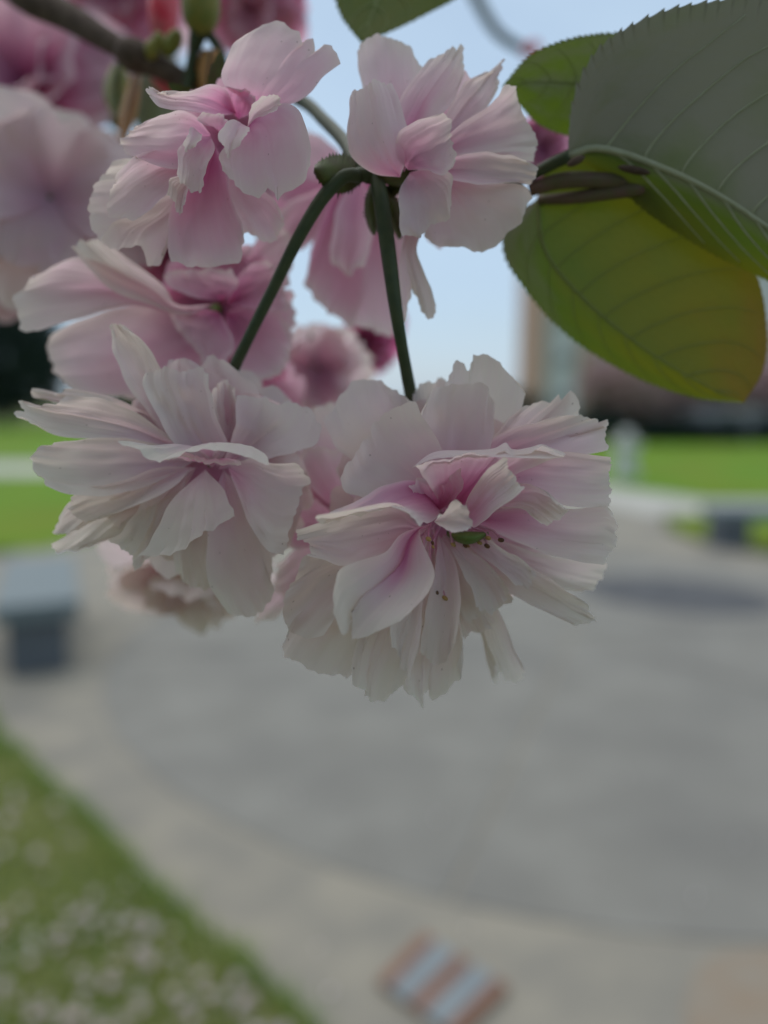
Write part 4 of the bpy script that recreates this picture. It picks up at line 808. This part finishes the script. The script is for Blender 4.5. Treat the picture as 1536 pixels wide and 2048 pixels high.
# ------------------------------------------------------------------ leaves
def leaf(label, base, Mp, L, R, tip, zb, zm, zl, zr, zt, tone, teeth=26, tooth=9, nvein=8, seed=1, vr=4.0, name='leaf', slope=.2, vm=None):
    vm = vm or M_VEIN
    o = empty(name, P3(base[0], base[1], zb), label, 'leaf', 'large cherry leaves'); nu, nh = 420, 15
    Mc = curve([base] + Mp + [tip], nu)
    def edge(E_, sgn, sd):
        nonlocal tooth
        c = curve([base] + E_ + [tip], nu); d = np.gradient(c, axis=0); nn = np.stack([d[:, 1], -d[:, 0]], 1) * sgn; nn /= np.linalg.norm(nn, axis=1)[:, None] + 1e-9
        x = np.linspace(0, 1, nu); saw = (x * teeth + .35 * smooth_noise(nu, 14, sd)) % 1
        k = (np.clip(np.minimum(x * 9, (1 - x) * 9), 0, 1))[:, None]; tg = d / (np.linalg.norm(d, axis=1)[:, None] + 1e-9)
        return c, nn * (tooth * (saw ** 2.6 - .2))[:, None] * k + tg * (tooth * 1.1 * saw ** 4)[:, None] * k
    mdir = np.array(L[len(L) // 2]) - Mc[nu // 2]; e = np.gradient(curve([base] + L + [tip], nu), axis=0)[nu // 2]
    sg = 1 if np.dot(np.array([e[1], -e[0]]), mdir) > 0 else -1
    Lc, Lt = edge(L, sg, seed); tooth = tooth * .45; Rc, Rt = edge(R, -sg, seed + 1)
    h = np.linspace(0, 1, nh)
    q = np.concatenate([Lc[:, None] + h[None, :-1, None] * (Mc - Lc)[:, None], Mc[:, None] + h[None, :, None] * (Rc - Mc)[:, None]], 1)
    q[:, 0] += Lt; q[:, -1] += Rt; q[:, 1] += Lt * .12; q[:, -2] += Rt * .12
    u = np.linspace(0, 1, nu)[:, None]; sv = np.concatenate([-(1 - h[:-1]), h])[None]
    zm_ = zb * (1 - u) ** 2 + 2 * zm * u * (1 - u) + zt * u ** 2; a = np.abs(sv)
    bow = np.sin(np.pi * np.clip(u, 0, 1)) ** .7
    zz = zm_ + np.where(sv < 0, (zl - zm) * a ** 1.3 * bow, (zr - zm) * a ** 1.3 * bow)
    fr_ = ((u - slope * a ** 1.25) * nvein) ; zz = zz + .28 * np.abs(np.sin(np.pi * fr_)) * (1 - a) ** .4 * np.sqrt(a + 1e-6) * -1 * bow
    zz = zz + .5 * np.sin(u * 9 + seed) * a * bow
    t0, t1, tr_ = tone; tn = t0 + (t1 - t0) * u + tr_ * np.clip(sv, -1, 1)
    mesh_obj('blade', P3(q[..., 0], q[..., 1], zz).reshape(-1, 3), grid_faces(nu, 2 * nh - 1), M_LEAF, o, attrs={'tone': np.clip(tn + 0 * sv, 0, 1).ravel()}, uv=np.stack([sv * .5 + .5 + 0 * u, u + 0 * sv], -1).reshape(-1, 2))
    def at(uu, ss):
        i = np.clip(uu * (nu - 1), 0, nu - 1).astype(int); k = np.clip(np.round((ss + 1) * (nh - 1)), 0, 2 * nh - 2).astype(int); j = np.clip((ss + 1) * (nh - 1), 0, 2 * nh - 2.001); j0 = j.astype(int); fj = (j - j0)[:, None]
        qq = q[i, j0] * (1 - fj) + q[i, j0 + 1] * fj; z_ = zz[i, j0] * (1 - fj[:, 0]) + zz[i, j0 + 1] * fj[:, 0]
        return P3(qq[:, 0], qq[:, 1], z_ - .08)
    uu = np.linspace(0, .98, 40); md = at(uu, uu * 0)
    v_, f_ = tube_data(md, np.linspace(px_r(vr * 2.0, zb), px_r(vr * .4, zb), 40), 8); mesh_obj('midrib', v_, f_, vm, o)
    for k in range(1, nvein):
        for sg_ in (-1, 1):
            ss = np.linspace(0, .9, 14) * sg_; uv_ = k / nvein + slope * np.abs(ss) ** 1.25 + (.02 if sg_ > 0 else 0)
            ok = uv_ < .97
            if ok.sum() < 4: continue
            v_, f_ = tube_data(at(uv_[ok], ss[ok]), np.linspace(px_r(vr * .75, zb), px_r(vr * .25, zb), ok.sum()), 6); mesh_obj('side_vein', v_, f_, vm, o)
    return o
l1 = leaf('large dark leaf in the top right corner with raised midrib', (1135, 312), [(1190, 296), (1340, 342), (1450, 398), (1536, 455), (1660, 540)],
     [(1146, 200), (1190, 105), (1260, 52), (1340, 18), (1430, 2), (1540, -10), (1700, 60), (1800, 300)], [(1200, 345), (1300, 430), (1420, 505), (1536, 562), (1650, 620)], (1830, 660), 16, 13, 5, 19, 10, (.17, .06, .5), 48, 8, 10, 5, 3.8, slope=.34)
tube('petiole', pz([(1140,311,16),(1100,330,18),(1060,352,20),(980,372,23),(860,365,22),(760,352,12)]), [px_r(13,16),px_r(12,18),px_r(12,20),px_r(12,23),px_r(12,22),px_r(11,13)], M_STEM, l1, 10, 30)
for q_, (x_, y_, l_, w_) in enumerate(((1152, 322, 20, 8), (1268, 340, 34, 8))): ellipsoid('dark_lozenge', P3(x_, y_, 14.5), V3((1, -.25 if q_ else .5, .1)), px_r(l_, 14), px_r(w_, 14), M_BARK, l1)  # two small dark lozenges beside the leaf stems
tube('leaf_spur', pz([(1060,380,21),(1120,362,19),(1200,360,18),(1310,370,19)]), [px_r(14,21),px_r(17,19),px_r(15,18),px_r(8,19)], M_STEMR, l1, 10, 20)
l3 = leaf('large olive green leaf hanging at the right below the dark one', (1075, 398), [(1090, 500), (1170, 600), (1300, 705), (1410, 770)],
     [(1018, 440), (1006, 500), (1060, 592), (1150, 682), (1290, 762), (1400, 797)], [(1105, 318), (1200, 300), (1330, 330), (1440, 425), (1512, 545), (1533, 650), (1526, 740)], (1488, 806), 24, 27, 31, 24, 24, (.22, .80, .22), 48, 5, 9, 8, 1.9, slope=.22, vm=M_VEIN2)
tube('petiole', pz([(1078,400,24),(1140,396,21),(1220,385,19),(1300,372,18),(1380,345,22),(1480,300,30)]), [px_r(10,24),px_r(14,21),px_r(15,19),px_r(16,18),px_r(12,22),px_r(11,30)], M_STEMR, l3, 10, 30)
leaf('small dark leaf behind the upper left edge of the corner leaf', (1300, 175), [(1200, 170), (1120, 165), (1060, 165)], [(1290, 70), (1235, 66), (1140, 78), (1062, 110)], [(1240, 262), (1160, 275), (1080, 250), (1036, 206)], (1004, 172), 22, 22, 18, 26, 20, (.2, .25, .05), 34, 6, 6, 11, 1.3, vm=M_VEIN2)
leaf('dark leaf hanging into the top edge with its tip down', (830, -190), [(790, -90), (755, 0)], [(700, -120), (668, -30), (682, 30)], [(960, -110), (930, -20), (850, 30), (770, 68)], (722, 86), 40, 36, 32, 36, 28, (.35, .4, .0), 30, 5, 7, 14, 2.6, vm=M_VEIN2)
# far thin twig with bud, top right of centre
tw = empty('twig', P3(960, -30, 330), 'thin blurred twig with a pink bud against the sky', 'twig')
tube('wood', pz([(930,-60,340),(960,10,335),(1000,70,330),(1050,100,328)]), [px_r(14,340),px_r(12,335),px_r(11,330),px_r(9,328)], M_STEM, tw, 8, 16)
ellipsoid('bud', P3(1062, 98, 327), V3((.6, .3, 0)), px_r(22, 327), px_r(14, 327), M_REDBUD, tw)
